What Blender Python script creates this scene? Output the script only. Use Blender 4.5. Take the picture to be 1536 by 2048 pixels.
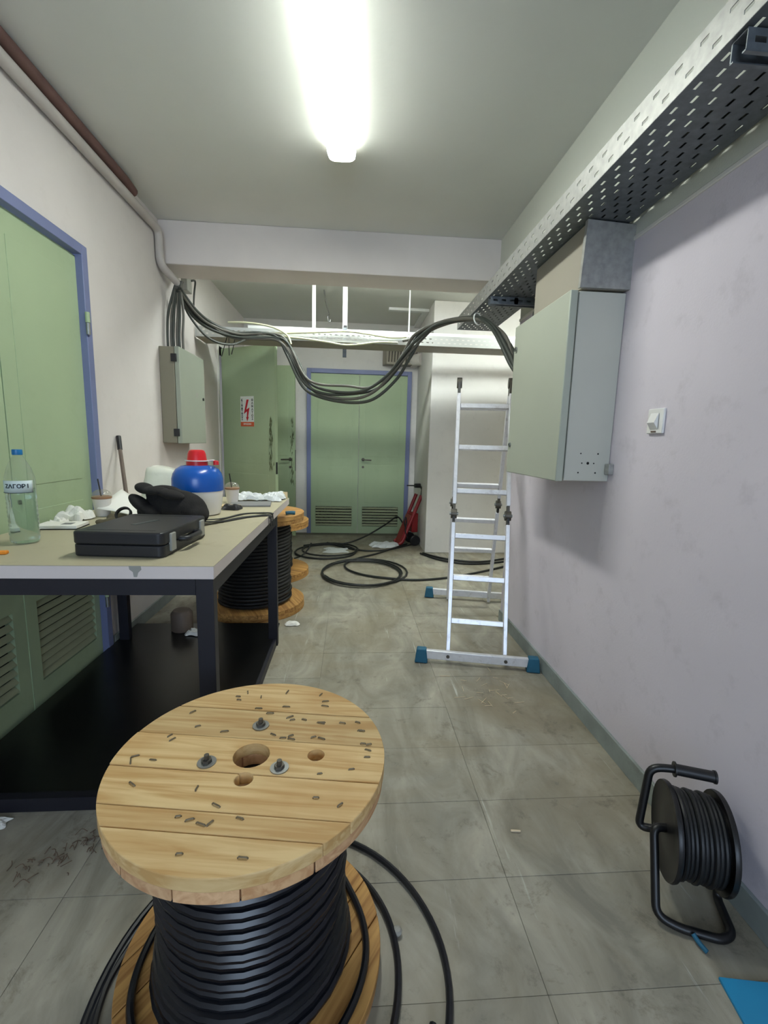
import bpy, bmesh, math, random
from mathutils import Vector, Matrix, Euler
from math import sin, cos, pi, radians as R

for o in list(bpy.data.objects):
    bpy.data.objects.remove(o, do_unlink=True)
scn = bpy.context.scene
COL = scn.collection
random.seed(7)

# ------------------------------------------------------------------ camera
H = 1.25
F_PX = 905.0
def camera():
    fwd = Vector((703 - 768, 883 - 1024, F_PX)).normalized()      # corridor direction seen in camera axes (x right, y down, z fwd)
    a = Vector((cos(R(1.5)), sin(R(1.5)), 0))
    X = (a - fwd * a.dot(fwd)).normalized()
    Z = X.cross(fwd)
    if Z.y > 0: Z = -Z
    M = Matrix((X, fwd, Z))                                      # rows: world axes in camera axes
    cx = M @ Vector((1, 0, 0)); cy = M @ Vector((0, -1, 0)); cz = M @ Vector((0, 0, -1))
    rot = Matrix((cx, cy, cz)).transposed()
    cd = bpy.data.cameras.new('camera')
    cd.sensor_fit = 'HORIZONTAL'; cd.sensor_width = 36.0
    cd.lens = F_PX / 1536 * 36.0
    cd.clip_start = 0.02
    c = bpy.data.objects.new('camera', cd)
    c.matrix_world = Matrix.Translation((0, 0, H)) @ rot.to_4x4()
    COL.objects.link(c)
    scn.camera = c
camera()

# ------------------------------------------------------------------ world, daylight, exposure
w = bpy.data.worlds.new('world'); scn.world = w; w.use_nodes = True
w.node_tree.nodes['Background'].inputs[0].default_value = (0.62, 0.78, 1.0, 1)
w.node_tree.nodes['Background'].inputs[1].default_value = 10.0
def portal(x0, x1, z0, z1, y):
    ld = bpy.data.lights.new('daylight_opening', 'AREA'); ld.shape = 'RECTANGLE'
    ld.size = x1 - x0; ld.size_y = z1 - z0
    ld.cycles.is_portal = True
    o = bpy.data.objects.new('daylight_opening', ld); COL.objects.link(o)
    o.location = ((x0 + x1) / 2, y, (z0 + z1) / 2); o.rotation_euler = (R(90), 0, 0)
portal(-1.15, 0.85, 1.0, 2.45, -3.26)
scn.view_settings.view_transform = 'Standard'
scn.view_settings.look = 'None'
scn.view_settings.gamma = 1.0
scn.view_settings.use_curve_mapping = False
scn.view_settings.exposure = 0.0
LAMP = 66.0
LAMP2 = 54.0
FILL_LAMP = 62.0

# ------------------------------------------------------------------ materials
def lin(c):
    def f(v):
        v /= 255.0
        return v / 12.92 if v <= 0.04045 else ((v + 0.055) / 1.055) ** 2.4
    return (f(c[0]), f(c[1]), f(c[2]), 1)
MATS = {}
def mat(name, rgb, rough=0.6, metal=0.0, var=0.0, scale=8.0, bump=0.0, bscale=60.0, rnd=0.0, spec=0.5, stretch=(1, 1, 1), dirt=None, dscale=3.0, damt=0.5, space='Object'):
    """plain procedural material: base colour, noise variation, optional dirt patches and fine relief"""
    m = bpy.data.materials.new(name); m.use_nodes = True
    nt = m.node_tree; b = nt.nodes['Principled BSDF']
    b.inputs['Roughness'].default_value = rough; b.inputs['Metallic'].default_value = metal
    b.inputs['Specular IOR Level'].default_value = spec
    col = lin(rgb)
    b.inputs['Base Color'].default_value = col
    tc = nt.nodes.new('ShaderNodeTexCoord'); mp = nt.nodes.new('ShaderNodeMapping')
    mp.inputs['Scale'].default_value = stretch
    if space == 'World':
        g = nt.nodes.new('ShaderNodeNewGeometry'); nt.links.new(g.outputs['Position'], mp.inputs[0])
    else:
        nt.links.new(tc.outputs['Object'], mp.inputs[0])
    src = None
    if var > 0:
        n = nt.nodes.new('ShaderNodeTexNoise'); n.inputs['Scale'].default_value = scale; n.inputs['Detail'].default_value = 6
        nt.links.new(mp.outputs[0], n.inputs['Vector'])
        r = nt.nodes.new('ShaderNodeMapRange'); r.inputs[1].default_value = 0.3; r.inputs[2].default_value = 0.7
        r.inputs[3].default_value = 1 - var; r.inputs[4].default_value = 1 + var
        nt.links.new(n.outputs['Fac'], r.inputs[0])
        h = nt.nodes.new('ShaderNodeHueSaturation'); h.inputs['Color'].default_value = col
        nt.links.new(r.outputs[0], h.inputs['Value']); src = h.outputs[0]
    if rnd > 0:
        oi = nt.nodes.new('ShaderNodeObjectInfo')
        r = nt.nodes.new('ShaderNodeMapRange'); r.inputs[3].default_value = 1 - rnd; r.inputs[4].default_value = 1 + rnd
        nt.links.new(oi.outputs['Random'], r.inputs[0])
        h = nt.nodes.new('ShaderNodeHueSaturation'); h.inputs['Color'].default_value = col
        if src: nt.links.new(src, h.inputs['Color'])
        nt.links.new(r.outputs[0], h.inputs['Value']); src = h.outputs[0]
    if dirt:
        n = nt.nodes.new('ShaderNodeTexNoise'); n.inputs['Scale'].default_value = dscale; n.inputs['Detail'].default_value = 8; n.inputs['Roughness'].default_value = 0.7
        nt.links.new(mp.outputs[0], n.inputs['Vector'])
        r = nt.nodes.new('ShaderNodeMapRange'); r.inputs[1].default_value = 0.55; r.inputs[2].default_value = 0.72; r.inputs[3].default_value = 0; r.inputs[4].default_value = damt
        nt.links.new(n.outputs['Fac'], r.inputs[0])
        mx = nt.nodes.new('ShaderNodeMix'); mx.data_type = 'RGBA'
        nt.links.new(r.outputs[0], mx.inputs['Factor'])
        if src: nt.links.new(src, mx.inputs[6])
        else: mx.inputs[6].default_value = col
        mx.inputs[7].default_value = lin(dirt); src = mx.outputs[2]
    if src: nt.links.new(src, b.inputs['Base Color'])
    if bump > 0:
        n = nt.nodes.new('ShaderNodeTexNoise'); n.inputs['Scale'].default_value = bscale; n.inputs['Detail'].default_value = 4
        nt.links.new(mp.outputs[0], n.inputs['Vector'])
        bp = nt.nodes.new('ShaderNodeBump'); bp.inputs['Strength'].default_value = bump; bp.inputs['Distance'].default_value = 0.01
        nt.links.new(n.outputs['Fac'], bp.inputs['Height']); nt.links.new(bp.outputs[0], b.inputs['Normal'])
    MATS[name] = m
    return m

def wood(name, light, dark, rough=0.65, ang=0.0):
    m = bpy.data.materials.new(name); m.use_nodes = True
    nt = m.node_tree; b = nt.nodes['Principled BSDF']; b.inputs['Roughness'].default_value = rough
    tc = nt.nodes.new('ShaderNodeTexCoord'); oi = nt.nodes.new('ShaderNodeObjectInfo')
    ad = nt.nodes.new('ShaderNodeVectorMath'); ad.operation = 'ADD'
    cx = nt.nodes.new('ShaderNodeCombineXYZ'); mu = nt.nodes.new('ShaderNodeMath'); mu.operation = 'MULTIPLY'; mu.inputs[1].default_value = 7.3
    nt.links.new(oi.outputs['Random'], mu.inputs[0]); nt.links.new(mu.outputs[0], cx.inputs[1]); nt.links.new(mu.outputs[0], cx.inputs[0])
    nt.links.new(tc.outputs['Object'], ad.inputs[0]); nt.links.new(cx.outputs[0], ad.inputs[1])
    mp = nt.nodes.new('ShaderNodeMapping'); mp.inputs['Scale'].default_value = (1.6, 26, 26); mp.inputs['Rotation'].default_value = (0, 0, ang)
    nt.links.new(ad.outputs[0], mp.inputs[0])
    n = nt.nodes.new('ShaderNodeTexNoise'); n.inputs['Scale'].default_value = 1.6; n.inputs['Detail'].default_value = 8; n.inputs['Distortion'].default_value = 1.2
    nt.links.new(mp.outputs[0], n.inputs['Vector'])
    cr = nt.nodes.new('ShaderNodeValToRGB'); cr.color_ramp.elements[0].position = 0.36; cr.color_ramp.elements[0].color = lin(dark)
    cr.color_ramp.elements[1].position = 0.62; cr.color_ramp.elements[1].color = lin(light)
    nt.links.new(n.outputs['Fac'], cr.inputs[0])
    r = nt.nodes.new('ShaderNodeMapRange'); r.inputs[3].default_value = 0.84; r.inputs[4].default_value = 1.1
    nt.links.new(oi.outputs['Random'], r.inputs[0])
    # broad amber stains
    n2 = nt.nodes.new('ShaderNodeTexNoise'); n2.inputs['Scale'].default_value = 5; n2.inputs['Detail'].default_value = 3
    nt.links.new(ad.outputs[0], n2.inputs['Vector'])
    r2 = nt.nodes.new('ShaderNodeMapRange'); r2.inputs[1].default_value = 0.5; r2.inputs[2].default_value = 0.75; r2.inputs[4].default_value = 0.45
    nt.links.new(n2.outputs['Fac'], r2.inputs[0])
    mx = nt.nodes.new('ShaderNodeMix'); mx.data_type = 'RGBA'; nt.links.new(r2.outputs[0], mx.inputs['Factor'])
    nt.links.new(cr.outputs[0], mx.inputs[6]); mx.inputs[7].default_value = lin((178, 130, 66))
    h = nt.nodes.new('ShaderNodeHueSaturation'); nt.links.new(mx.outputs[2], h.inputs['Color']); nt.links.new(r.outputs[0], h.inputs['Value'])
    nt.links.new(h.outputs[0], b.inputs['Base Color'])
    bp = nt.nodes.new('ShaderNodeBump'); bp.inputs['Strength'].default_value = 0.18; bp.inputs['Distance'].default_value = 0.004
    nt.links.new(n.outputs['Fac'], bp.inputs['Height']); nt.links.new(bp.outputs[0], b.inputs['Normal'])
    MATS[name] = m
    return m

def marble(name):
    m = bpy.data.materials.new(name); m.use_nodes = True
    nt = m.node_tree; b = nt.nodes['Principled BSDF']; b.inputs['Specular IOR Level'].default_value = 0.35
    g = nt.nodes.new('ShaderNodeNewGeometry'); oi = nt.nodes.new('ShaderNodeObjectInfo')
    def noise(scale, detail, stretch=(1, 1, 1), dist=0.0, rot=0.0, rough=0.6):
        mp = nt.nodes.new('ShaderNodeMapping'); mp.inputs['Scale'].default_value = stretch; mp.inputs['Rotation'].default_value = (0, 0, rot)
        nt.links.new(g.outputs['Position'], mp.inputs[0])
        n = nt.nodes.new('ShaderNodeTexNoise'); n.inputs['Scale'].default_value = scale; n.inputs['Detail'].default_value = detail
        n.inputs['Distortion'].default_value = dist; n.inputs['Roughness'].default_value = rough
        nt.links.new(mp.outputs[0], n.inputs['Vector']); return n.outputs['Fac']
    def rng(src, a, b_, c, d):
        r = nt.nodes.new('ShaderNodeMapRange'); r.inputs[1].default_value = a; r.inputs[2].default_value = b_; r.inputs[3].default_value = c; r.inputs[4].default_value = d
        nt.links.new(src, r.inputs[0]); return r.outputs[0]
    def mix(fac, a, c):
        mx = nt.nodes.new('ShaderNodeMix'); mx.data_type = 'RGBA'; nt.links.new(fac, mx.inputs['Factor'])
        if isinstance(a, tuple): mx.inputs[6].default_value = a
        else: nt.links.new(a, mx.inputs[6])
        mx.inputs[7].default_value = c; return mx.outputs[2]
    base = mix(rng(noise(3.2, 8, (1.6, 0.7, 1), 1.5, 0.35), 0.35, 0.68, 0, 1), lin((128, 124, 112)), lin((168, 163, 148)))
    base = mix(rng(noise(1.6, 6, (1, 1, 1), 0.8), 0.42, 0.68, 0, 0.7), base, lin((124, 112, 88)))         # ochre dirt
    base = mix(rng(noise(7.0, 10, (1, 1, 1), 0.4, 0, 0.75), 0.56, 0.70, 0, 0.75), base, lin((92, 85, 72)))   # dark grime spots
    base = mix(rng(noise(2.2, 5, (14, 0.9, 1), 0.5, 0.12), 0.66, 0.74, 0, 0.55), base, lin((205, 205, 198))) # long pale scratches
    base = mix(rng(noise(26, 4), 0.62, 0.75, 0, 0.4), base, lin((92, 88, 80)))
    h = nt.nodes.new('ShaderNodeHueSaturation'); nt.links.new(base, h.inputs['Color'])
    nt.links.new(rng(oi.outputs['Random'], 0, 1, 0.93, 1.06), h.inputs['Value'])
    nt.links.new(h.outputs[0], b.inputs['Base Color'])
    nt.links.new(rng(noise(4, 5), 0.3, 0.7, 0.38, 0.62), b.inputs['Roughness'])
    MATS[name] = m
    return m

def wallmat(name, low, high, zsplit, smudge, damt=0.35):
    """painted plaster: one paint below zsplit, another above, with scuffs"""
    m = mat(name, low, 0.75, var=0.035, scale=2.5, bump=0.06, bscale=140, dirt=smudge, dscale=9.0, damt=damt, space='World', spec=0.3)
    if high:
        nt = m.node_tree; b = nt.nodes['Principled BSDF']
        g = nt.nodes.new('ShaderNodeNewGeometry'); sx = nt.nodes.new('ShaderNodeSeparateXYZ'); nt.links.new(g.outputs['Position'], sx.inputs[0])
        n = nt.nodes.new('ShaderNodeTexNoise'); n.inputs['Scale'].default_value = 30; nt.links.new(g.outputs['Position'], n.inputs['Vector'])
        ma = nt.nodes.new('ShaderNodeMath'); ma.operation = 'MULTIPLY_ADD'; ma.inputs[1].default_value = 0.02
        nt.links.new(n.outputs['Fac'], ma.inputs[0]); nt.links.new(sx.outputs[2], ma.inputs[2])
        gt = nt.nodes.new('ShaderNodeMath'); gt.operation = 'GREATER_THAN'; gt.inputs[1].default_value = zsplit + 0.01
        nt.links.new(ma.outputs[0], gt.inputs[0])
        mx = nt.nodes.new('ShaderNodeMix'); mx.data_type = 'RGBA'; nt.links.new(gt.outputs[0], mx.inputs['Factor'])
        old = b.inputs['Base Color'].links[0].from_socket
        nt.links.new(old, mx.inputs[6]); mx.inputs[7].default_value = lin(high)
        nt.links.new(mx.outputs[2], b.inputs['Base Color'])
    return m

def glass(name, rgb, ior, rough=0.03):
    m = bpy.data.materials.new(name); m.use_nodes = True
    b = m.node_tree.nodes['Principled BSDF']
    b.inputs['Base Color'].default_value = lin(rgb); b.inputs['Transmission Weight'].default_value = 1.0
    b.inputs['IOR'].default_value = ior; b.inputs['Roughness'].default_value = rough
    MATS[name] = m; return m
def emit(name, rgb, strength):
    m = bpy.data.materials.new(name); m.use_nodes = True
    b = m.node_tree.nodes['Principled BSDF']
    b.inputs['Base Color'].default_value = lin((235, 235, 230)); b.inputs['Roughness'].default_value = 0.4
    b.inputs['Emission Color'].default_value = lin(rgb); b.inputs['Emission Strength'].default_value = strength
    MATS[name] = m; return m

mat('grout', (118, 113, 100), 0.9, var=0.1, space='World')
marble('marble')
mat('marble_skirting', (138, 146, 142), 0.5, var=0.14, scale=9, space='World', dirt=(96, 96, 90), dscale=5)
mat('ceiling_paint', (222, 223, 217), 0.85, var=0.02, scale=3, bump=0.04, space='World', spec=0.2)
wallmat('wall_left_paint', (212, 206, 202), None, 0, (176, 168, 160), 0.12)
wallmat('wall_right_paint', (214, 206, 214), (206, 208, 198), 2.07, (150, 142, 146), 0.22)
wallmat('wall_far_paint', (222, 219, 214), None, 0, (160, 152, 148), 0.15)
mat('beam_paint', (218, 210, 205), 0.8, var=0.03, scale=4, space='World', spec=0.2)
mat('green_paint', (164, 182, 146), 0.5, var=0.05, scale=1.8, dirt=(128, 142, 104), dscale=2.5, damt=0.25)
mat('green_louvre', (158, 164, 132), 0.6, var=0.05)
mat('blue_paint', (114, 122, 160), 0.5, var=0.06, scale=4)
mat('grime', (92, 100, 70), 0.9, var=0.2, scale=30)
mat('gap_shade', (22, 20, 18), 0.9)
mat('tray_white', (196, 198, 194), 0.5, var=0.04, scale=6)
mat('white_metal', (236, 238, 236), 0.4, var=0.02)
mat('galvanised', (160, 160, 156), 0.45, metal=0.4, var=0.16, scale=38, bump=0.03, bscale=90)
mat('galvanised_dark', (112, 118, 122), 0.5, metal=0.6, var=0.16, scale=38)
mat('cabinet_grey', (190, 190, 178), 0.5, var=0.025, scale=3)
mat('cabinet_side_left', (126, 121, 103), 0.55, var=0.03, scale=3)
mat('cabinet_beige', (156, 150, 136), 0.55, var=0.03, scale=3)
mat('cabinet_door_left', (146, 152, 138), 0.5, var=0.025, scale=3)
mat('cabinet_door', (170, 175, 160), 0.5, var=0.025, scale=3)
mat('black_plastic', (22, 22, 24), 0.45, var=0.1, scale=20)
mat('black_hole', (8, 8, 8), 0.9)
mat('conduit_rust', (98, 70, 64), 0.6, var=0.12, scale=12)
mat('conduit_white', (186, 180, 174), 0.5, var=0.06, scale=10)
mat('cable_black', (16, 18, 24), 0.33, var=0.1, scale=30)
mat('cable_matt', (11, 11, 12), 0.6)
mat('cable_floor', (20, 22, 22), 0.5)
mat('cable_dark', (58, 62, 56), 0.5, var=0.15, scale=12)
mat('cable_grey', (92, 90, 82), 0.5, var=0.15, scale=12)
mat('cable_cream', (206, 206, 172), 0.5)
wood('pine', (216, 186, 132), (190, 150, 92))
wood('pine_edge', (222, 180, 134), (196, 148, 104), 0.8)
wood('pine_old', (196, 150, 84), (150, 104, 52), 0.7)
mat('hole_wood', (170, 122, 92), 0.8, var=0.15, scale=30)
mat('steel', (150, 152, 150), 0.35, metal=0.9, var=0.12, scale=40)
mat('staple', (116, 104, 82), 0.55, metal=0.3)
mat('aluminium', (224, 224, 228), 0.36, metal=0.4, var=0.06, scale=25, dirt=(120, 108, 100), dscale=22, damt=0.4)
mat('hinge_steel', (92, 88, 80), 0.45, metal=0.6, var=0.15, scale=30)
mat('teal_rubber', (28, 92, 118), 0.6, var=0.08, scale=20)
mat('worktop', (178, 170, 143), 0.5, var=0.03, scale=5, dirt=(150, 138, 106), dscale=6, damt=0.5)
mat('worktop_edge', (216, 206, 200), 0.55, var=0.03, scale=6)
mat('table_steel', (20, 20, 30), 0.5, var=0.06)
mat('shelf_black', (16, 16, 16), 0.28, var=0.15, scale=4)
mat('case_black', (30, 31, 34), 0.42, var=0.06, scale=40, bump=0.04, bscale=300)
mat('case_badge', (28, 52, 54), 0.35)
mat('latch_grey', (150, 150, 142), 0.5)
mat('fabric_black', (26, 24, 23), 0.95, var=0.15, scale=40, bump=0.15, bscale=200)
mat('strap_black', (24, 23, 21), 0.8)
mat('jug_blue', (18, 84, 172), 0.25)
mat('jug_white', (226, 222, 216), 0.35)
mat('jug_red', (204, 30, 40), 0.3)
mat('paper_white', (232, 230, 222), 0.8, bump=0.1, bscale=30)
mat('bag_white', (232, 230, 214), 0.55, bump=0.2, bscale=25)
mat('plastic_clear', (206, 210, 210), 0.3, bump=0.3, bscale=40)
mat('card', (206, 184, 144), 0.8, var=0.05)
mat('grey_folder', (122, 122, 122), 0.6)
mat('cup_white', (226, 220, 214), 0.4)
mat('coffee', (150, 112, 82), 0.5, var=0.1)
mat('straw_black', (30, 28, 26), 0.5)
mat('glove_brown', (88, 80, 62), 0.9, var=0.3, scale=40)
mat('stick_wood', (104, 90, 78), 0.6, var=0.15, scale=30, stretch=(1, 1, 0.1))
mat('orange_plastic', (232, 140, 30), 0.45)
mat('bottle_cap', (18, 110, 168), 0.35)
def pet(name):
    m = bpy.data.materials.new(name); m.use_nodes = True; nt = m.node_tree; nt.nodes.remove(nt.nodes['Principled BSDF'])
    out = nt.nodes['Material Output']
    tr = nt.nodes.new('ShaderNodeBsdfTransparent'); tr.inputs[0].default_value = (.95, .97, .96, 1)
    gl = nt.nodes.new('ShaderNodeBsdfGlossy'); gl.inputs['Roughness'].default_value = 0.08
    df = nt.nodes.new('ShaderNodeBsdfTranslucent'); df.inputs[0].default_value = (.9, .93, .92, 1)
    lw = nt.nodes.new('ShaderNodeLayerWeight'); lw.inputs['Blend'].default_value = 0.12
    m1 = nt.nodes.new('ShaderNodeMixShader'); m1.inputs[0].default_value = 0.16; nt.links.new(tr.outputs[0], m1.inputs[1]); nt.links.new(df.outputs[0], m1.inputs[2])
    m2 = nt.nodes.new('ShaderNodeMixShader'); nt.links.new(lw.outputs['Facing'], m2.inputs[0]); nt.links.new(m1.outputs[0], m2.inputs[1]); nt.links.new(gl.outputs[0], m2.inputs[2])
    nt.links.new(m2.outputs[0], out.inputs[0]); MATS[name] = m
pet('pet')
glass('water', (230, 244, 240), 1.33, 0.02)
mat('label_film', (198, 212, 212), 0.45)
mat('label_ink', (38, 50, 56), 0.5)
mat('sign_white', (226, 230, 222), 0.5)
mat('sign_red', (196, 30, 44), 0.5)
mat('sign_orange', (206, 92, 52), 0.5)
mat('sign_ink', (40, 50, 40), 0.5)
mat('switch_white', (232, 230, 226), 0.35)
mat('reel_black', (15, 15, 17), 0.4)
mat('reel_cable', (16, 18, 20), 0.5)
mat('blue_sheet', (30, 132, 178), 0.45, var=0.06)
mat('red_metal', (142, 32, 36), 0.4, var=0.12, scale=8)
mat('stone_grey', (150, 148, 140), 0.8, var=0.2, scale=30)
mat('twig', (98, 80, 64), 0.85, var=0.25, scale=30)
mat('copper_red', (136, 62, 54), 0.6)
mat('wood_chip', (208, 190, 160), 0.8)
mat('lamp_body', (232, 232, 226), 0.5)
emit('lamp_diffuser', (250, 255, 248), LAMP)
emit('lamp_diffuser_far', (246, 255, 250), LAMP2)
emit('fill_diffuser_passage', (246, 255, 250), FILL_LAMP)
emit('lamp_side', (244, 255, 246), 5.0)
emit('lamp_end', (226, 236, 196), 0.8)

# ------------------------------------------------------------------ mesh helpers
class MB:
    def __init__(s): s.v = []; s.f = []
    def add(s, vs, fs, M=None):
        n = len(s.v)
        for p in vs:
            p = Vector(p)
            s.v.append(tuple(M @ p) if M else tuple(p))
        for f in fs: s.f.append([i + n for i in f])
        return s
    def box(s, x0, x1, y0, y1, z0, z1, M=None):
        vs = [(x, y, z) for z in (z0, z1) for y in (y0, y1) for x in (x0, x1)]
        return s.add(vs, [(0, 2, 3, 1), (4, 5, 7, 6), (0, 1, 5, 4), (2, 6, 7, 3), (0, 4, 6, 2), (1, 3, 7, 5)], M)
    def cbox(s, c, d, M=None):
        return s.box(c[0] - d[0] / 2, c[0] + d[0] / 2, c[1] - d[1] / 2, c[1] + d[1] / 2, c[2] - d[2] / 2, c[2] + d[2] / 2, M)
    def prism(s, poly, z0, z1, M=None):
        n = len(poly)
        vs = [(p[0], p[1], z0) for p in poly] + [(p[0], p[1], z1) for p in poly]
        fs = [list(range(n))[::-1], list(range(n, 2 * n))] + [[i, (i + 1) % n, n + (i + 1) % n, n + i] for i in range(n)]
        return s.add(vs, fs, M)
    def lathe(s, prof, seg=32, M=None, cap=True, squash=1.0):
        vs = []; fs = []
        for r, z in prof:
            for k in range(seg):
                a = 2 * pi * k / seg
                vs.append((r * cos(a), r * sin(a) * squash, z))
        for j in range(len(prof) - 1):
            for k in range(seg):
                k2 = (k + 1) % seg
                fs.append((j * seg + k, j * seg + k2, (j + 1) * seg + k2, (j + 1) * seg + k))
        if cap:
            fs.append(list(range(seg))[::-1]); fs.append([(len(prof) - 1) * seg + k for k in range(seg)])
        return s.add(vs, fs, M)
    def tube(s, pts, r, seg=8, closed=False, M=None):
        pts = [Vector(p) for p in pts]; n = len(pts)
        rr = r if isinstance(r, (list, tuple)) else [r] * n
        T = []
        for i in range(n):
            a = pts[(i - 1) % n] if (closed or i > 0) else pts[i]
            b = pts[(i + 1) % n] if (closed or i < n - 1) else pts[i]
            t = (b - a)
            T.append(t.normalized() if t.length > 1e-9 else Vector((0, 0, 1)))
        u = T[0].orthogonal().normalized()
        vs = []; fs = []
        for i in range(n):
            u = (u - T[i] * u.dot(T[i]))
            u = u.normalized() if u.length > 1e-6 else T[i].orthogonal().normalized()
            v = T[i].cross(u)
            for k in range(seg):
                a = 2 * pi * k / seg
                vs.append(pts[i] + (u * cos(a) + v * sin(a)) * rr[i])
        m = n if closed else n - 1
        for i in range(m):
            i2 = (i + 1) % n
            for k in range(seg):
                k2 = (k + 1) % seg
                fs.append((i * seg + k, i * seg + k2, i2 * seg + k2, i2 * seg + k))
        if not closed:
            fs.append(list(range(seg))[::-1]); fs.append([(n - 1) * seg + k for k in range(seg)])
        return s.add(vs, fs, M)
    def cyl(s, p0, p1, r, seg=16, M=None): return s.tube([p0, p1], r, seg, False, M)
    def mesh(s, name, m, smooth=False):
        me = bpy.data.meshes.new(name); me.from_pydata([tuple(p) for p in s.v], [], [list(f) for f in s.f]); me.update()
        bm = bmesh.new(); bm.from_mesh(me); bmesh.ops.recalc_face_normals(bm, faces=bm.faces); bm.to_mesh(me); bm.free()
        me.materials.append(MATS[m])
        if smooth:
            for p in me.polygons: p.use_smooth = True
            try: me.set_sharp_from_angle(angle=R(40))
            except Exception: pass
        return me
    def build(s, name, m, parent=None, smooth=False, bevel=0.0, seg=2):
        o = bpy.data.objects.new(name, s.mesh(name, m, smooth)); COL.objects.link(o)
        if parent: o.parent = parent
        if bevel > 0: bev(o, bevel, seg)
        return o
def bev(o, w_, seg=2):
    b = o.modifiers.new('bevel', 'BEVEL'); b.width = w_; b.segments = seg; b.limit_method = 'ANGLE'; b.angle_limit = R(35)
    for p in o.data.polygons: p.use_smooth = True
    try: o.data.set_sharp_from_angle(angle=R(50))
    except Exception: pass
def tag(o, label=None, cat=None, group=None, kind=None):
    if label: o['label'] = label
    if cat: o['category'] = cat
    if group: o['group'] = group
    if kind: o['kind'] = kind
    return o
def empty(name, loc=(0, 0, 0), rz=0.0, rot=None):
    o = bpy.data.objects.new(name, None); COL.objects.link(o); o.location = loc
    o.rotation_euler = rot if rot else (0, 0, rz); o.empty_display_size = 0.1
    return o
def inst(o, parent, loc=(0, 0, 0), rot=(0, 0, 0), name=None):
    c = o.copy(); COL.objects.link(c); c.parent = parent; c.location = loc; c.rotation_euler = rot
    return c
def sm(pts, n=8, closed=False):
    """Catmull-Rom through the points"""
    P = [Vector(p) for p in pts]; out = []; N = len(P)
    for i in range(N if closed else N - 1):
        if closed: a, b, c, d = P[(i - 1) % N], P[i], P[(i + 1) % N], P[(i + 2) % N]
        else: a, b, c, d = P[max(i - 1, 0)], P[i], P[i + 1], P[min(i + 2, N - 1)]
        for k in range(n):
            t = k / n
            out.append(0.5 * ((2 * b) + (c - a) * t + (2 * a - 5 * b + 4 * c - d) * t * t + (3 * b - a - 3 * c + d) * t ** 3))
    if not closed: out.append(P[-1])
    return out
def fillet(pts, r, n=5):
    P = [Vector(p) for p in pts]; out = [P[0]]
    for i in range(1, len(P) - 1):
        a = (P[i - 1] - P[i]); b = (P[i + 1] - P[i])
        d = min(r, a.length * 0.49, b.length * 0.49)
        p0 = P[i] + a.normalized() * d; p1 = P[i] + b.normalized() * d
        for k in range(n + 1):
            t = k / n
            out.append(p0 * (1 - t) ** 2 + P[i] * 2 * t * (1 - t) + p1 * t * t)
    out.append(P[-1]); return out
def text_mesh(s, size, m, depth=0.0004):
    cu = bpy.data.curves.new('lettering', 'FONT'); cu.body = s; cu.size = size; cu.offset = size * .035; cu.extrude = depth; cu.align_x = 'CENTER'; cu.align_y = 'CENTER'
    t = bpy.data.objects.new('lettering', cu); COL.objects.link(t)
    me = bpy.data.meshes.new_from_object(t.evaluated_get(bpy.context.evaluated_depsgraph_get()))
    bpy.data.objects.remove(t, do_unlink=True)
    me.materials.clear(); me.materials.append(MATS[m])
    return me
def boolean(o, cutters):
    for c in cutters:
        md = o.modifiers.new('cut', 'BOOLEAN'); md.operation = 'DIFFERENCE'; md.solver = 'EXACT'; md.object = c
    me = bpy.data.meshes.new_from_object(o.evaluated_get(bpy.context.evaluated_depsgraph_get()))
    o.modifiers.clear(); old = o.data; o.data = me; bpy.data.meshes.remove(old)
def blob(name, parts, m, parent=None, voxel=0.008, smooth=3):
    """soft body: overlapping ellipsoids / capsules welded into one continuous skin"""
    b = MB()
    for c, d, rot in parts:
        M = Matrix.Translation(c) @ Euler(rot).to_matrix().to_4x4() @ Matrix.Diagonal((d[0], d[1], d[2], 1))
        prof = [(max(0.02, sin(pi * k / 10)), -cos(pi * k / 10)) for k in range(11)]
        b.lathe(prof, 16, M)
    o = b.build(name, m, parent, True)
    r = o.modifiers.new('weld', 'REMESH'); r.mode = 'VOXEL'; r.voxel_size = voxel; r.use_smooth_shade = True
    s = o.modifiers.new('soft', 'SMOOTH'); s.iterations = smooth; s.factor = 0.6
    me = bpy.data.meshes.new_from_object(o.evaluated_get(bpy.context.evaluated_depsgraph_get()))
    o.modifiers.clear(); o.data = me
    for p in me.polygons: p.use_smooth = True
    return o
def crumple(name, w_, d, h, m, parent=None, seed=1, n=14, loc=None):
    """crumpled sheet: displaced grid with thickness"""
    rn = random.Random(seed); b = MB(); vs = []; fs = []
    ph = [(rn.uniform(2, 9), rn.uniform(2, 9), rn.uniform(0, 6), rn.uniform(0.3, 1)) for _ in range(6)]
    for j in range(n + 1):
        for i in range(n + 1):
            x = i / n - 0.5; y = j / n - 0.5
            z = sum(abs(sin(a * x + c + bq * y * (1 if k % 2 else -1))) * q for k, (a, bq, c, q) in enumerate(ph)) / 3.2
            e = max(0, 1 - (4 * max(x * x, y * y)) ** 3)
            vs.append((x * w_ * (1 + 0.15 * sin(7 * y + seed)), y * d * (1 + 0.15 * sin(6 * x + seed * 2)), h * (0.12 + z * (0.15 + 0.85 * e)) + rn.uniform(0, 0.1) * h))
    for j in range(n):
        for i in range(n):
            a = j * (n + 1) + i; fs.append((a, a + 1, a + n + 2, a + n + 1))
    mn = min(v[2] for v in vs)
    vs = [(v[0], v[1], v[2] - mn + 0.001) for v in vs]
    b.add(vs, fs)
    o = b.build(name, m, parent, False)
    s = o.modifiers.new('sheet', 'SOLIDIFY'); s.thickness = 0.0012; s.offset = 1
    if loc: o.location = loc
    return o

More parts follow.
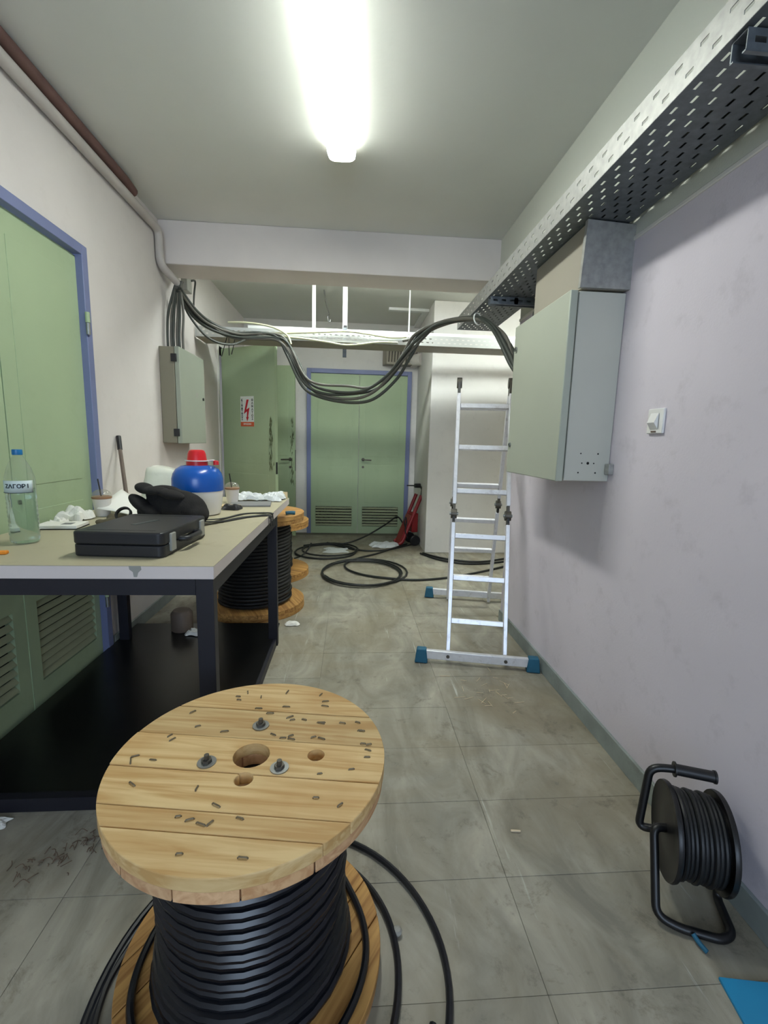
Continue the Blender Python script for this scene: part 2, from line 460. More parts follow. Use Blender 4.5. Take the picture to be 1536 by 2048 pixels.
# ------------------------------------------------------------------ the room
XL, XR, ZC, YB, YF = -1.385, 1.09, 2.76, 6.15, -3.2
YW = 3.05          # the right wall stops here, an opening to a side passage follows
YC = 5.06          # front face of the block on the right of the far door
XC = 0.862
def struct(name, b, m, label, cat, **k):
    o = b.build(name, m, **k); return tag(o, label, cat, kind='structure')

floor = struct('floor', MB().box(XL - .1, 3.4, YF - .1, YB + .1, -0.12, -0.0035), 'grout', 'worn grey marble tile floor of the service corridor', 'floor')
TX, TY = (XR - XL) / 4, 0.287
tile = MB()
g_ = 0.0005; bvl = 0.0006; hx, hy = TX / 2 - g_, TY / 2 - g_
tile.add([(-hx, -hy, -.02), (hx, -hy, -.02), (hx, hy, -.02), (-hx, hy, -.02), (-hx, -hy, -bvl), (hx, -hy, -bvl), (hx, hy, -bvl), (-hx, hy, -bvl),
          (-hx + bvl, -hy + bvl, 0), (hx - bvl, -hy + bvl, 0), (hx - bvl, hy - bvl, 0), (-hx + bvl, hy - bvl, 0)],
         [(0, 1, 5, 4), (1, 2, 6, 5), (2, 3, 7, 6), (3, 0, 4, 7), (4, 5, 9, 8), (5, 6, 10, 9), (6, 7, 11, 10), (7, 4, 8, 11), (8, 9, 10, 11), (3, 2, 1, 0)])
tme = tile.mesh('tile', 'marble')
y = 0.831 - TY * 7.5
k = 0
while y < YB - 0.1:
    for i in range(8):
        x = XL + TX * (i + 0.5)
        if x > XR and not (YW < y < YC): continue
        if x > XC and y > YC: continue
        t = bpy.data.objects.new('tile', tme); COL.objects.link(t); t.parent = floor
        t.location = (x, y, random.uniform(-0.0008, 0.0006)); k += 1
    y += TY

struct('ceiling', MB().box(XL - .1, 3.4, YF - .1, YB + .1, ZC, ZC + .1), 'ceiling_paint', 'plain off-white painted ceiling', 'ceiling')
# left wall with two doorways
D1 = (1.36, 2.60, 2.195)     # near double door: y0, y1, top
D3 = (4.96, 6.04, 2.19)      # far doorway with its leaves open
b = MB()
b.box(XL - .14, XL, YF, D1[0], 0, ZC); b.box(XL - .14, XL, D1[0], D1[1], D1[2], ZC); b.box(XL - .14, XL, D1[1], D3[0], 0, ZC)
b.box(XL - .14, XL, D3[0], D3[1], D3[2], ZC); b.box(XL - .14, XL, D3[1], YB, 0, ZC)
# small dark room behind the far doorway
ya_, yb_ = D3[0] - .3, D3[1] + .2
b.box(XL - .94, XL - .9, ya_, yb_, 0, ZC); b.box(XL - .9, XL - .14, ya_ - .04, ya_, 0, ZC); b.box(XL - .9, XL - .14, yb_, yb_ + .04, 0, ZC); b.box(XL - .94, XL - .1, ya_ - .04, yb_ + .04, 2.4, 2.44); b.box(XL - .94, XL - .1, ya_ - .04, yb_ + .04, -.04, 0)
struct('wall_left', b, 'wall_left_paint', 'pale plaster wall on the left with green double doors', 'wall')
b = MB()
b.box(XR, XR + .14, YF, YW, 0, ZC); b.box(XR, XR + .14, YW, 3.56, 2.26, ZC)
struct('wall_right', b, 'wall_right_paint', 'lilac-white plaster wall on the right below the cable tray', 'wall')
struct('trim_1', MB().box(XR - .007, XR + .01, YF, YW, 2.052, 2.068), 'wall_far_paint', 'rough plaster edge along the top of the right wall paint', 'trim', bevel=0.003)
b = MB().box(XL, XC + .1, YB, YB + .14, 0, ZC)
struct('wall_back', b, 'wall_far_paint', 'pale grey end wall around the far green double door', 'wall')
b = MB().box(XC, 3.3, YC, YB + .14, 0, ZC)
struct('wall_side', b, 'wall_far_paint', 'pale wall block jutting out to the right of the far door', 'wall', bevel=0.006)
b = MB().box(XR + .14, 3.3, YW - .14, YW, 0, ZC).box(3.2, 3.3, YW, YC, 0, ZC)
struct('wall_passage', b, 'wall_far_paint', 'pale walls of the passage opening to the right', 'wall')
# wall behind the camera with the daylight window
b = MB()
b.box(XL, -1.15, YF - .12, YF, 0, ZC); b.box(.85, XR, YF - .12, YF, 0, ZC); b.box(-1.15, .85, YF - .12, YF, 0, 1.0); b.box(-1.15, .85, YF - .12, YF, 2.45, ZC)
struct('wall_front', b, 'wall_left_paint', 'pale wall with a window behind the viewer', 'wall')
b = MB()
for x0, x1, z0, z1 in ((-1.15, -1.1, 1.0, 2.45), (.8, .85, 1.0, 2.45), (-1.1, .8, 1.0, 1.05), (-1.1, .8, 2.4, 2.45), (-.17, -.13, 1.05, 2.4)):
    b.box(x0, x1, YF - .09, YF - .03, z0, z1)
struct('window_1', b, 'white_metal', 'white framed window behind the viewer', 'window')
# beam
b = MB().box(XL, 3.3, 3.56, 3.86, 2.468, ZC)
struct('ceiling_beam', b, 'beam_paint', 'deep plastered beam crossing under the ceiling', 'beam', bevel=0.006)
# skirtings
b = MB().box(XR - .013, XR, YF, YW, 0, .082)
struct('baseboard_right', b, 'marble_skirting', 'grey marble skirting along the right wall', 'baseboard', bevel=0.002)
b = MB().box(XL, XL + .012, D1[1] + .03, D3[0] - .05, 0, .082)
struct('baseboard_left', b, 'marble_skirting', 'grey marble skirting along the left wall', 'baseboard', bevel=0.002)

# ------------------------------------------------------------------ doors
SLAT = {}
def slat_mesh(w_, m):
    key = (round(w_, 3), m)
    if key not in SLAT:
        bb = MB().add([(-w_ / 2, -.012, -.011), (w_ / 2, -.012, -.011), (w_ / 2, .006, .012), (-w_ / 2, .006, .012), (-w_ / 2, -.008, -.013), (w_ / 2, -.008, -.013), (w_ / 2, .010, .010), (-w_ / 2, .010, .010)],
                      [(0, 1, 2, 3), (4, 7, 6, 5), (0, 4, 5, 1), (2, 6, 7, 3), (0, 3, 7, 4), (1, 5, 6, 2)])
        SLAT[key] = bb.mesh('louvre_slat', m)
    return SLAT[key]
def leaf(parent, w_, h, loc, rz, hinge=1, louvre=None, handle=True, mid=1.0, detail=True):
    """flush steel door leaf; local x 0..w, front faces -y, base z 0"""
    L = empty('door_leaf', loc, rz); L.parent = parent
    th = 0.04
    b = MB()
    if louvre:
        x0, x1, z0, z1 = louvre
        b.box(0, x0, 0, th, 0, h).box(x1, w_, 0, th, 0, h).box(x0, x1, 0, th, 0, z0).box(x0, x1, 0, th, z1, h)
        MB().box(x0, x1, th - .006, th, z0, z1).build('louvre_shade', 'gap_shade', L)  # near-black sheet painting in the shade between the slats
    else:
        b.box(0, w_, 0, th, 0, h)
    b.build('leaf_body', 'green_paint', L)
    # slightly raised inner sheets leaving a thin groove line
    z_lo, z_hi = mid + .02, h - .1
    b = MB().box(.085, w_ - .085, -.0025, 0.002, z_lo, z_hi)
    b.build('panel', 'green_paint', L, bevel=0.001, seg=1)
    if not louvre: MB().box(.085, w_ - .085, -.0025, .002, .12, mid - .09).build('panel', 'green_paint', L, bevel=0.001, seg=1)
    else: MB().box(.085, w_ - .085, -.0025, .002, louvre[3] + .06, mid - .09).build('panel', 'green_paint', L, bevel=0.001, seg=1)
    if louvre:
        x0, x1, z0, z1 = louvre
        n = max(5, int(round((z1 - z0) / 0.038)))
        for k in range(n):
            o = bpy.data.objects.new('louvre_slat', slat_mesh(x1 - x0, 'green_louvre')); COL.objects.link(o); o.parent = L
            o.location = ((x0 + x1) / 2, 0.012, z0 + (k + .5) * (z1 - z0) / n)
    if handle:
        hxp = w_ - .06 if hinge < 0 else .06
        s = -1 if hinge < 0 else 1
        b = MB().lathe([(.022, 0), (.022, .008)], 16, Matrix.Translation((hxp, -.003, mid - .02)) @ Matrix.Rotation(R(90), 4, 'X'))
        b.tube(fillet([(hxp, -.005, mid - .02), (hxp, -.05, mid - .02), (hxp + s * .11, -.05, mid - .025)], .012), .009, 8)
        b.build('handle', 'hinge_steel', L, True)
        MB().lathe([(.016, 0), (.016, .006)], 12, Matrix.Translation((hxp, -.003, mid - .12)) @ Matrix.Rotation(R(90), 4, 'X')).build('keyhole_plate', 'hinge_steel', L)
    return L
def frame(parent, w_, h, fw, depth, m):
    """three-piece frame, local x 0..w, front at y=-depth"""
    MB().box(-fw, 0, -depth, .05, 0, h + fw).build('frame_post', m, parent, bevel=0.003)
    MB().box(w_, w_ + fw, -depth, .05, 0, h + fw).build('frame_post', m, parent, bevel=0.003)
    MB().box(0, w_, -depth, .05, h, h + fw).build('frame_head', m, parent, bevel=0.003)

# door_1: near double door in the left wall. local x runs along +Y of the room, front (-y local) faces +X
d1 = empty('door_1', (XL - .012, D1[0] + .05, 0), R(90)); tag(d1, 'light green double door with blue frame behind the work table', 'door', kind='structure')
w1 = D1[1] - D1[0] - .1
frame(d1, w1, D1[2] - .05, .05, .03, 'blue_paint')
lw = w1 / 2 - .003
leaf(d1, lw, D1[2] - .06, (0, .005, .004), 0, -1, (.06, lw - .07, .14, .50), False, 1.0)
L1 = leaf(d1, lw, D1[2] - .06, (w1 / 2 + .003, .005, .004), 0, 1, (.07, lw - .05, .12, .50), False, 1.0)
MB().cyl((.05, -.002, .96), (.05, -.03, .96), .014, 12).build('knob', 'hinge_steel', L1, True)
for z in (.35, 1.82):
    hg = MB().cyl((w1 + .002, -.036, z), (w1 + .002, -.036, z + .05), .011, 10).build('hinge', 'green_paint', d1, True)
    MB().cyl((w1 + .002, -.036, z - .06), (w1 + .002, -.036, z - .002), .010, 10).build('hinge_pin', 'steel', d1, True)

# door_2: far double door in the end wall
d2 = empty('door_2', (-.535, YB - .012, 0)); tag(d2, 'light green double door with blue frame on the end wall', 'door', kind='structure')
w2 = 1.26
frame(d2, w2, 2.12, .055, .03, 'blue_paint')
lw = w2 / 2 - .003
leaf(d2, lw, 2.11, (0, -.022, .004), 0, -1, (.06, .55, .10, .37), False, 1.0)
L2 = leaf(d2, lw, 2.11, (w2 / 2 + .003, -.022, .004), 0, 1, (.06, .55, .10, .37), True, 1.03)
# door_3: far doorway in the left wall, both leaves swung into the corridor
d3 = empty('door_3', (XL, D3[0], 0)); tag(d3, 'green double door in the left wall with both leaves swung open', 'door', kind='structure')
MB().box(-.14, .012, -.045, 0, 0, D3[2] + .04).build('frame_post', 'wall_far_paint', d3)
MB().box(-.14, .012, D3[1] - D3[0], D3[1] - D3[0] + .045, 0, D3[2] + .04).build('frame_post', 'wall_far_paint', d3)
MB().box(-.14, .012, 0, D3[1] - D3[0], D3[2], D3[2] + .04).build('frame_head', 'wall_far_paint', d3)
ang = math.atan2(4.56 - 5.0, 0.62)
L3 = leaf(d3, .70, 2.155, (.03, .01, .005), R(-31), 1, None, False, .98)
L4 = leaf(d3, .64, 2.16, (.03, D3[1] - D3[0] - .07, .005), R(-6), -1, None, True, 1.02)
# grime and cut-out lock on the near leaf edge, worn edge on the far leaf
rn = random.Random(4)
def smear(parent, x, z0, z1, wd, n, seed, yy=-.0036):
    rn = random.Random(seed); b = MB()
    for k in range(n):
        zc = rn.uniform(z0, z1); xx = x + rn.gauss(0, wd); h = rn.uniform(.01, .06); ww = rn.uniform(.002, .006)
        t = rn.uniform(-.25, .25)
        M = Matrix.Translation((xx, yy, zc)) @ Matrix.Rotation(t, 4, 'Y')
        b.add([(-ww, 0, -h * .3), (0, 0, -h), (ww, 0, -h * .2), (ww * .6, 0, h * .5), (0, 0, h), (-ww * .8, 0, h * .4)], [(0, 1, 2, 3, 4, 5)], M)
    o = b.build('grime_smear', 'grime', parent); s = o.modifiers.new('t', 'SOLIDIFY'); s.thickness = .0006
    return o
smear(L3, .645, .95, 1.45, .014, 46, 2)
smear(L4, .605, .7, 1.5, .01, 40, 5)
MB().box(.697, .7025, .006, .03, .90, 1.02).build('lock_plate', 'black_plastic', L3)
MB().box(.640, .6425, .006, .03, .85, 1.12).build('lock_plate', 'black_plastic', L4)

# ------------------------------------------------------------------ warning signs
def sign(name, parent_leaf, x, z, w_, h, label):
    """enamel sign stuck to a leaf: its own thing, set on the leaf's front"""
    bpy.context.view_layer.update()
    e = empty(name)
    e.matrix_world = parent_leaf.matrix_world @ Matrix.Translation((x, -.0032, z))
    MB().box(-w_ / 2, w_ / 2, -.0015, 0, -h / 2, h / 2).build('plate', 'sign_white', e)
    zb = -h / 2 + h * .15
    MB().box(-w_ / 2, w_ / 2, -.0022, -.0014, -h / 2, zb).build('band', 'sign_orange', e)
    u = w_ * .5; zt = h / 2 - h * .1; hh = zt - zb - h * .03
    pts = [(-.06, 1.0), (.26, 1.0), (-.12, .54), (.36, .64), (.12, .20), (.24, .20), (0.0, 0.0), (-.18, .20), (-.06, .20), (-.02, .46), (-.50, .34)]
    pts = [(px * u, zb + h * .02 + pz * hh) for px, pz in pts]
    n = len(pts)
    b = MB().add([(px, -.0024, pz) for px, pz in pts] + [(px, -.0014, pz) for px, pz in pts], [list(range(n)), list(range(n, 2 * n))[::-1]] + [[i, (i + 1) % n, n + (i + 1) % n, n + i] for i in range(n)])
    b.build('lightning_arrow', 'sign_red', e)
    for sx, word in ((-1, 'ΚΙΝΔΥΝΟΣ'), (1, 'ΘΑΝΑΤΟΣ')):
        for k, ch in enumerate(word):
            zz = zt - (k + .3) * (zt - zb - h * .03) / len(word)
            t = bpy.data.objects.new('letter', text_mesh(ch, h * .105, 'sign_ink')); COL.objects.link(t); t.parent = e
            t.location = (sx * w_ * .385, -.0019, zz); t.rotation_euler = (R(90), 0, 0)
    t = bpy.data.objects.new('letter', text_mesh('ΠΡΟΣΟΧΗ', h * .07, 'sign_white')); COL.objects.link(t); t.parent = e
    t.location = (0, -.0024, (-h / 2 + zb) / 2); t.rotation_euler = (R(90), 0, 0)
    return tag(e, label, 'sign')
sign('warning_sign', L3, .345, 1.52, .178, .30, 'white high voltage sign with red lightning arrow on the open green leaf')
sign('warning_sign', bpy.data.objects[d2.children[3].name], .31, 1.51, .178, .27, 'white high voltage sign with red lightning arrow on the end door')

# ------------------------------------------------------------------ ceiling lamps
def lamp(name, loc, rz, L, label, glow, endcap=True):
    e = empty(name, loc, rz)
    MB().box(-.066, .066, -L / 2 + .01, L / 2 - .01, -.036, 0).build('housing', 'lamp_body', e)
    wd = .074
    prof = []
    for k in range(13):
        a = pi * k / 12
        prof.append((wd * (abs(cos(a)) ** .45) * (1 if cos(a) >= 0 else -1), -.034 - .052 * sin(a) ** .6))
    ys = [(-L / 2, .0), (-L / 2 + .012, .72), (-L / 2 + .03, .9), (-L / 2 + .06, 1), (L / 2 - .06, 1), (L / 2 - .03, .9), (L / 2 - .012, .72), (L / 2, .0)]
    def skin(rows, nm, m, pr=prof, close=False):
        b = MB(); vs = []; fs = []
        for yv, s in rows:
            for x, z in pr: vs.append((x * (.55 + .45 * s), yv, -.03 + (z + .03) * (.35 + .65 * s)))
        n = len(pr)
        for j in range(len(rows) - 1):
            for k in range(n - 1): fs.append((j * n + k, j * n + k + 1, (j + 1) * n + k + 1, (j + 1) * n + k))
        if close: fs.append([k for k in range(n)] if rows[0][1] < 0 else [(len(rows) - 1) * n + k for k in range(n)])
        b.add(vs, fs); return b.build(nm, m, e, True)
    skin(ys[2:6], 'diffuser', glow, prof[2:11]); skin(ys[2:6], 'diffuser_side', 'lamp_side', prof[:3]); skin(ys[2:6], 'diffuser_side', 'lamp_side', prof[10:])
    skin(ys[:3], 'end_cap', 'lamp_end', prof, True); skin(ys[5:], 'end_cap', 'lamp_end', prof, True)
    return tag(e, label, 'lamp')
lamp('ceiling_lamp', (-.098, 2.13, ZC), R(-3.4), 1.0, 'long white fluorescent lamp lit on the near ceiling', 'lamp_diffuser')
lamp('ceiling_lamp', (.0, 4.10, ZC), R(90), 1.27, 'fluorescent lamp on the ceiling hidden behind the beam', 'lamp_diffuser_far')
lamp('ceiling_lamp', (1.95, 4.0, ZC), R(90), 1.27, 'added unseen fluorescent lamp in the right side passage brightening the wall block', 'fill_diffuser_passage')  # added out of view to brighten the front of the wall block

# ------------------------------------------------------------------ cable trays with real slots
def slotted(b, U, V, u0, u1, v0, v1, O, eu, ev, thick, slots):
    """plate in the plane O+u*eu+v*ev; slots = (uc, vc, lu, lv) all inside disjoint cells of a regular split"""
    n = eu.cross(ev).normalized() * thick
    us = sorted({u0, u1} | {s for c in slots for s in (round(c[0] - c[2] / 2, 5), round(c[0] + c[2] / 2, 5))})
    vs = sorted({v0, v1} | {s for c in slots for s in (round(c[1] - c[3] / 2, 5), round(c[1] + c[3] / 2, 5))})
    hole = set()
    iu = {u: i for i, u in enumerate(us)}; iv = {v: i for i, v in enumerate(vs)}
    for c in slots:
        a0, a1 = iu[round(c[0] - c[2] / 2, 5)], iu[round(c[0] + c[2] / 2, 5)]
        b0, b1 = iv[round(c[1] - c[3] / 2, 5)], iv[round(c[1] + c[3] / 2, 5)]
        for i in range(a0, a1):
            for j in range(b0, b1): hole.add((i, j))
    nv = len(vs)
    # merge runs along v to keep it light
    vid = {}
    V3 = []; F3 = []
    def vert(i, j):
        if (i, j) not in vid:
            vid[(i, j)] = len(V3); V3.append(O + eu * us[i] + ev * vs[j])
        return vid[(i, j)]
    for i in range(len(us) - 1):
        j = 0
        while j < nv - 1:
            if (i, j) in hole: j += 1; continue
            j2 = j
            while j2 < nv - 1 and (i, j2) not in hole: j2 += 1
            F3.append((vert(i, j), vert(i + 1, j), vert(i + 1, j2), vert(i, j2)))
            j = j2
    b.add(V3, F3)
def tray_slots(L, W, pu, pv, lu, lv, m0):
    out = []; k = 0; u = m0
    while u < L - lu:
        off = (pv / 2) if k % 2 else 0
        v = pv * .5 + off
        while v < W - lv:
            out.append((u, v, lu, lv)); v += pv
        u += pu; k += 1
    return out
def solid(o, t):
    s = o.modifiers.new('sheet', 'SOLIDIFY'); s.thickness = t; s.offset = 0
# right-hand tray
ty0, ty1 = -.35, 3.58
TL, TXL, TXR, TZ, TH = ty1 - ty0, .792, 1.062, 2.115, .088
rt = empty('cable_tray', (TXL, ty0, TZ)); tag(rt, 'galvanised perforated cable tray running along the right wall', 'cable tray')
b = MB()
slotted(b, 0, 0, 0, TL, 0, TXR - TXL, Vector((0, 0, 0)), Vector((0, 1, 0)), Vector((1, 0, 0)), .0015, tray_slots(TL, TXR - TXL, .0415, .048, .026, .008, .03))
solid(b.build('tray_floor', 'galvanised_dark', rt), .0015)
for nm, xx in (('tray_side', 0), ('tray_side', TXR - TXL)):
    b = MB()
    sl = []
    u = .03; k = 0
    while u < TL - .03:
        sl.append((u, .026, .026, .009)); sl.append((u + .0415, .062, .026, .009)); u += .083
    slotted(b, 0, 0, 0, TL, 0, TH, Vector((xx, 0, 0)), Vector((0, 1, 0)), Vector((0, 0, 1)), .0015, sl)
    s_ = 1 if xx == 0 else -1
    b.box(min(xx, xx + s_ * .012), max(xx, xx + s_ * .012), 0, TL, TH - .001, TH)
    solid(b.build(nm, 'galvanised', rt), .0016)
for k in range(7):
    xk = .915 + .02 * k
    o = MB().tube(sm([(xk + random.uniform(-.004, .004), ty0 + .02 + q * (TL - .25) / 8, TZ + .0135) for q in range(9)], 4), .0095, 8).build('power_cable', 'cable_dark', None, True)
    tag(o, 'dark cable lying inside the right cable tray', 'cable', 'cables lying inside the right tray')
# strut brackets carrying the tray
def strut(y, label):
    e = empty('strut_bracket', (XR, y, TZ - .003))
    b = MB()
    Lb = XR - TXL - .008
    slotted(b, 0, 0, 0, Lb, 0, .041, Vector((-Lb, -.02, -.041)), Vector((1, 0, 0)), Vector((0, 0, 1)), .002, [(.03 + .05 * k, .0205, .026, .012) for k in range(5)])
    b.box(-Lb, 0, -.02, .02, -.0025, -.0005); b.box(-Lb, 0, .018, .02, -.041, -.001)
    b.box(-Lb, 0, -.02, -.012, -.042, -.040); b.box(-Lb, 0, .012, .02, -.042, -.040)
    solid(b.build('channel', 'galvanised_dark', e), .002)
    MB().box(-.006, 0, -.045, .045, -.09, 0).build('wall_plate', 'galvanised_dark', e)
    return tag(e, label, 'bracket')
strut(1.035, 'slotted steel bracket under the near end of the right cable tray')
strut(2.78, 'steel bracket under the cable tray just beyond the big grey cabinet')
# cross tray
CY0, CY1, CZ = 4.25, 4.55, 2.125
ct = empty('cable_tray', (XL + .01, CY0, CZ)); tag(ct, 'white perforated cable tray crossing below the ceiling in front of the far door', 'cable tray')
CL = 3.1 - XL
def cross_slots():
    sl = []; u = .05
    while u < CL - .05:
        sl.append((u, .028, .022, .009)); sl.append((u + .025, .060, .022, .009)); u += .05
    return sl
b = MB(); slotted(b, 0, 0, 0, CL, 0, .088, Vector((0, 0, 0)), Vector((1, 0, 0)), Vector((0, 0, 1)), .0015, cross_slots())
solid(b.build('tray_side', 'tray_white', ct), .0016)
b = MB(); slotted(b, 0, 0, 0, CL, 0, .088, Vector((0, CY1 - CY0, 0)), Vector((1, 0, 0)), Vector((0, 0, 1)), .0015, cross_slots())
solid(b.build('tray_side', 'tray_white', ct), .0016)
b = MB(); slotted(b, 0, 0, 0, CL, 0, CY1 - CY0, Vector((0, 0, 0)), Vector((1, 0, 0)), Vector((0, 1, 0)), .0015, [(u, .05, .022, .009) for u in [.06 + .05 * k for k in range(84)]])
solid(b.build('tray_floor', 'cabinet_beige', ct), .0016)
for k in range(5):
    o = MB().tube(sm([(XL + .25 + q * .5, 4.272 + .03 * k + random.uniform(-.006, .006), CZ + .016) for q in range(9)], 4), .012, 8).build('power_cable', 'cable_dark', None, True)
    tag(o, 'dark cable lying inside the crossing cable tray', 'cable', 'cables lying inside the crossing tray')
# hanging rail above the cross tray with drop hangers
hr = empty('hanging_rail', (XL + .02, 4.63, 2.30)); tag(hr, 'white rail hung from the ceiling just above the crossing tray', 'rail')
MB().box(.36, 4.3, -.022, .022, -.022, .022).build('rail', 'white_metal', hr, bevel=.006)
for xw, wd in ((-.378, .034), (-.08, .046)):
    x = xw - (XL + .02)
    MB().box(x - wd / 2, x + wd / 2, -.012, .012, .02, ZC - 2.30).build('drop_hanger', 'white_metal', hr, bevel=.002)
    MB().box(x - wd / 2 - .015, x + wd / 2 + .015, -.03, .03, ZC - 2.305, ZC - 2.30).build('ceiling_plate', 'white_metal', hr)
x = -.08 - (XL + .02)
MB().box(x - .018, x + .018, -.05, -.03, -.245, .03).build('hook_strap', 'galvanised_dark', hr, bevel=.002)
MB().box(x - .012, x + .02, -.034, -.02, .02, .055).build('clip', 'black_plastic', hr, bevel=.003)
x = .545 - (XL + .02)
MB().cyl((x, 0, .02), (x, 0, ZC - 2.30), .007, 8).build('drop_rod', 'white_metal', hr, True)
MB().lathe([(.012, -.04), (.018, -.03), (.018, -.01), (.01, 0)], 12, Matrix.Translation((x, -.024, -.0))).build('rod_nut', 'steel', hr, True)
hk = MB().tube(sm([(-.30, 4.9, ZC), (-.285, 4.95, 2.66), (-.262, 5.0, 2.58), (-.25, 5.0, 2.545)], 6), .006, 6)
hk.tube(sm([(-.25, 5.0, 2.55), (-.268, 5.0, 2.53), (-.262, 5.0, 2.49), (-.245, 5.0, 2.475), (-.238, 5.0, 2.50)], 6), .005, 6)
tag(hk.build('ceiling_hook', 'steel', None, True), 'thin metal hook dangling from the far ceiling', 'hook')
# bent trunking on the far ceiling
b = MB().box(.40, .86, 5.38, 5.45, ZC - .03, ZC).box(.79, .86, 5.45, 6.15, ZC - .03, ZC)
tag(b.build('cable_trunking', 'white_metal', None, bevel=.003), 'white bent cable trunking on the far ceiling', 'trunking')

# conduits along the left ceiling edge
cy = 3.50
b = MB().tube(fillet([(XL + .030, YF + .02, ZC - .095), (XL + .030, cy, ZC - .095), (XL + .030, cy + .0, 2.44), (XL + .09, cy + .17, 2.37)], .06), .027, 12)
cd1 = b.build('conduit', 'conduit_white', None, True); tag(cd1, 'pale conduit along the left ceiling edge dropping beside the beam', 'conduit')
b = MB().tube(fillet([(XL + .036, YF + .02, ZC - .032), (XL + .036, 3.02, ZC - .032), (XL + .036, 3.12, ZC - .045)], .03), .030, 12)
cd2 = b.build('conduit', 'conduit_rust', None, True); tag(cd2, 'rusty brown conduit along the left ceiling edge', 'conduit')

# ------------------------------------------------------------------ electrical cabinets
# left wall cabinet
lc = empty('electrical_cabinet', (XL, 3.48, 1.205)); tag(lc, 'small grey electrical cabinet with black hinges on the left wall', 'cabinet')
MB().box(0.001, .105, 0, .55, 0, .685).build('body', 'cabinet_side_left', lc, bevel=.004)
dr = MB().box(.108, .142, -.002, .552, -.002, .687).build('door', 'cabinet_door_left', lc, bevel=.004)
MB().cyl((.140, .50, .36), (.150, .50, .36), .012, 12).build('lock', 'black_plastic', dr, True)
MB().box(.141, .1425, .33, .38, .36, .40).build('badge', 'latch_grey', dr)
for z in (.05, .58):
    MB().box(.085, .125, -.014, -.001, z, z + .055).build('hinge', 'black_plastic', lc, bevel=.003)
# right wall cabinet
rc = empty('electrical_cabinet', (XR, 1.85, 1.11)); tag(rc, 'large grey electrical cabinet on the right wall under the cable tray', 'cabinet')
MB().box(-.195, -.001, 0, .61, 0, .755).build('body', 'cabinet_grey', rc, bevel=.003)
dr = MB().box(-.232, -.200, -.002, .612, -.003, .758).build('door', 'cabinet_door', rc, bevel=.004)
for z in (.145, .64):
    MB().lathe([(.012, 0), (.012, .008), (.007, .009), (.007, .004)], 14, Matrix.Translation((-.232, .575, z)) @ Matrix.Rotation(R(-90), 4, 'Y')).build('lock', 'steel', dr, True)
for px, pz, r_ in ((-.055, .10, .0035), (-.13, .10, .003), (-.07, .06, .003), (-.122, .06, .003), (-.096, .06, .006), (-.06, .02, .0035), (-.135, .02, .0035)):
    MB().cyl((px, -.0006, pz + .015), (px, .002, pz + .015), r_, 10).build('screw_hole', 'black_hole', rc)
MB().box(-.022, 0.0, -.035, -.001, .03, .075).build('wall_lug', 'galvanised', rc, bevel=.003)
# riser duct between cabinet and tray
rd = empty('riser_duct', (XR, 1.83, 1.872)); tag(rd, 'galvanised riser duct between the large cabinet and the cable tray', 'duct')
MB().box(-.19, -.002, .02, .50, .0, TZ - 1.872 - .004).build('duct_body', 'cabinet_beige', rd, bevel=.002)
M = Matrix.Identity(4)
MB().add([(-.205, 0, 0), (-.0, -.0, 0), (.0, -.0, TZ - 1.872 - .006), (-.205, -.02, TZ - 1.872 - .006), (-.205, .018, 0), (-.0, .018, 0), (.0, .018, TZ - 1.872 - .006), (-.205, .0, TZ - 1.872 - .006)],
         [(0, 1, 2, 3), (4, 7, 6, 5), (0, 4, 5, 1), (2, 6, 7, 3), (0, 3, 7, 4), (1, 5, 6, 2)]).build('side_plate', 'galvanised', rd)
# light switch
sw = empty('light_switch', (XR, 1.575, 1.35)); tag(sw, 'white light switch on the right wall', 'switch')
MB().box(-.010, 0, -.042, .042, -.044, .044).build('plate', 'switch_white', sw, bevel=.003)
MB().add([(-.012, -.02, -.028), (-.012, .022, -.028), (-.012, .022, .028), (-.012, -.02, .028), (-.010, -.022, -.03), (-.010, .024, -.03), (-.026, .02, -.006), (-.026, -.018, -.006)],
         [(0, 1, 6, 7), (7, 6, 2, 3), (0, 7, 3), (1, 2, 6)]).build('rocker', 'switch_white', sw)
MB().box(-.0125, -.0105, -.012, .014, -.040, -.034).build('mark', 'stick_wood', sw)
# junction box on the far left wall
jb = empty('junction_box', (XL, 3.98, 2.42)); tag(jb, 'small grey junction box with a wire high on the far left wall', 'junction box')
MB().box(0, .05, 0, .11, 0, .13).build('box', 'latch_grey', jb, bevel=.006)
MB().tube(sm([(.05, .09, .10), (.07, .13, .11), (.04, .19, .04), (.03, .2, -.04), (.02, .22, -.10)], 6), .008, 6).build('wire', 'cable_dark', jb, True)

# ventilation grille and pipe by the far door top
vg = empty('vent_cover', (.63, YB, 2.24)); tag(vg, 'grey slotted metal vent cover above the far door', 'vent')
b = MB().add([(-.24, 0, 0), (.22, 0, 0), (.22, 0, .26), (-.24, 0, .26), (-.20, -.16, .0), (.18, -.16, .0), (.18, -.10, .22), (-.20, -.10, .22)],
             [(0, 3, 2, 1), (4, 5, 6, 7), (0, 1, 5, 4), (3, 7, 6, 2), (0, 4, 7, 3), (1, 2, 6, 5)])
b.build('cover', 'cabinet_beige', vg, bevel=.006)
for k in range(9):
    x = -.17 + k * .037
    MB().tube(fillet([(x, -.152, .03), (x + .012, -.115, .20)], .01), .007, 6).build('slot_shade', 'hinge_steel', vg, True)  # dark bars standing in for the shade inside the cover's slots
pp = MB().tube(fillet([(.80, YB, 2.30), (.80, YB - .16, 2.30), (XC + .02, YB - .26, 2.30)], .08, 8), .075, 18)
tag(pp.build('pipe_elbow', 'cup_white', None, True), 'fat white pipe elbow beside the vent cover', 'pipe')

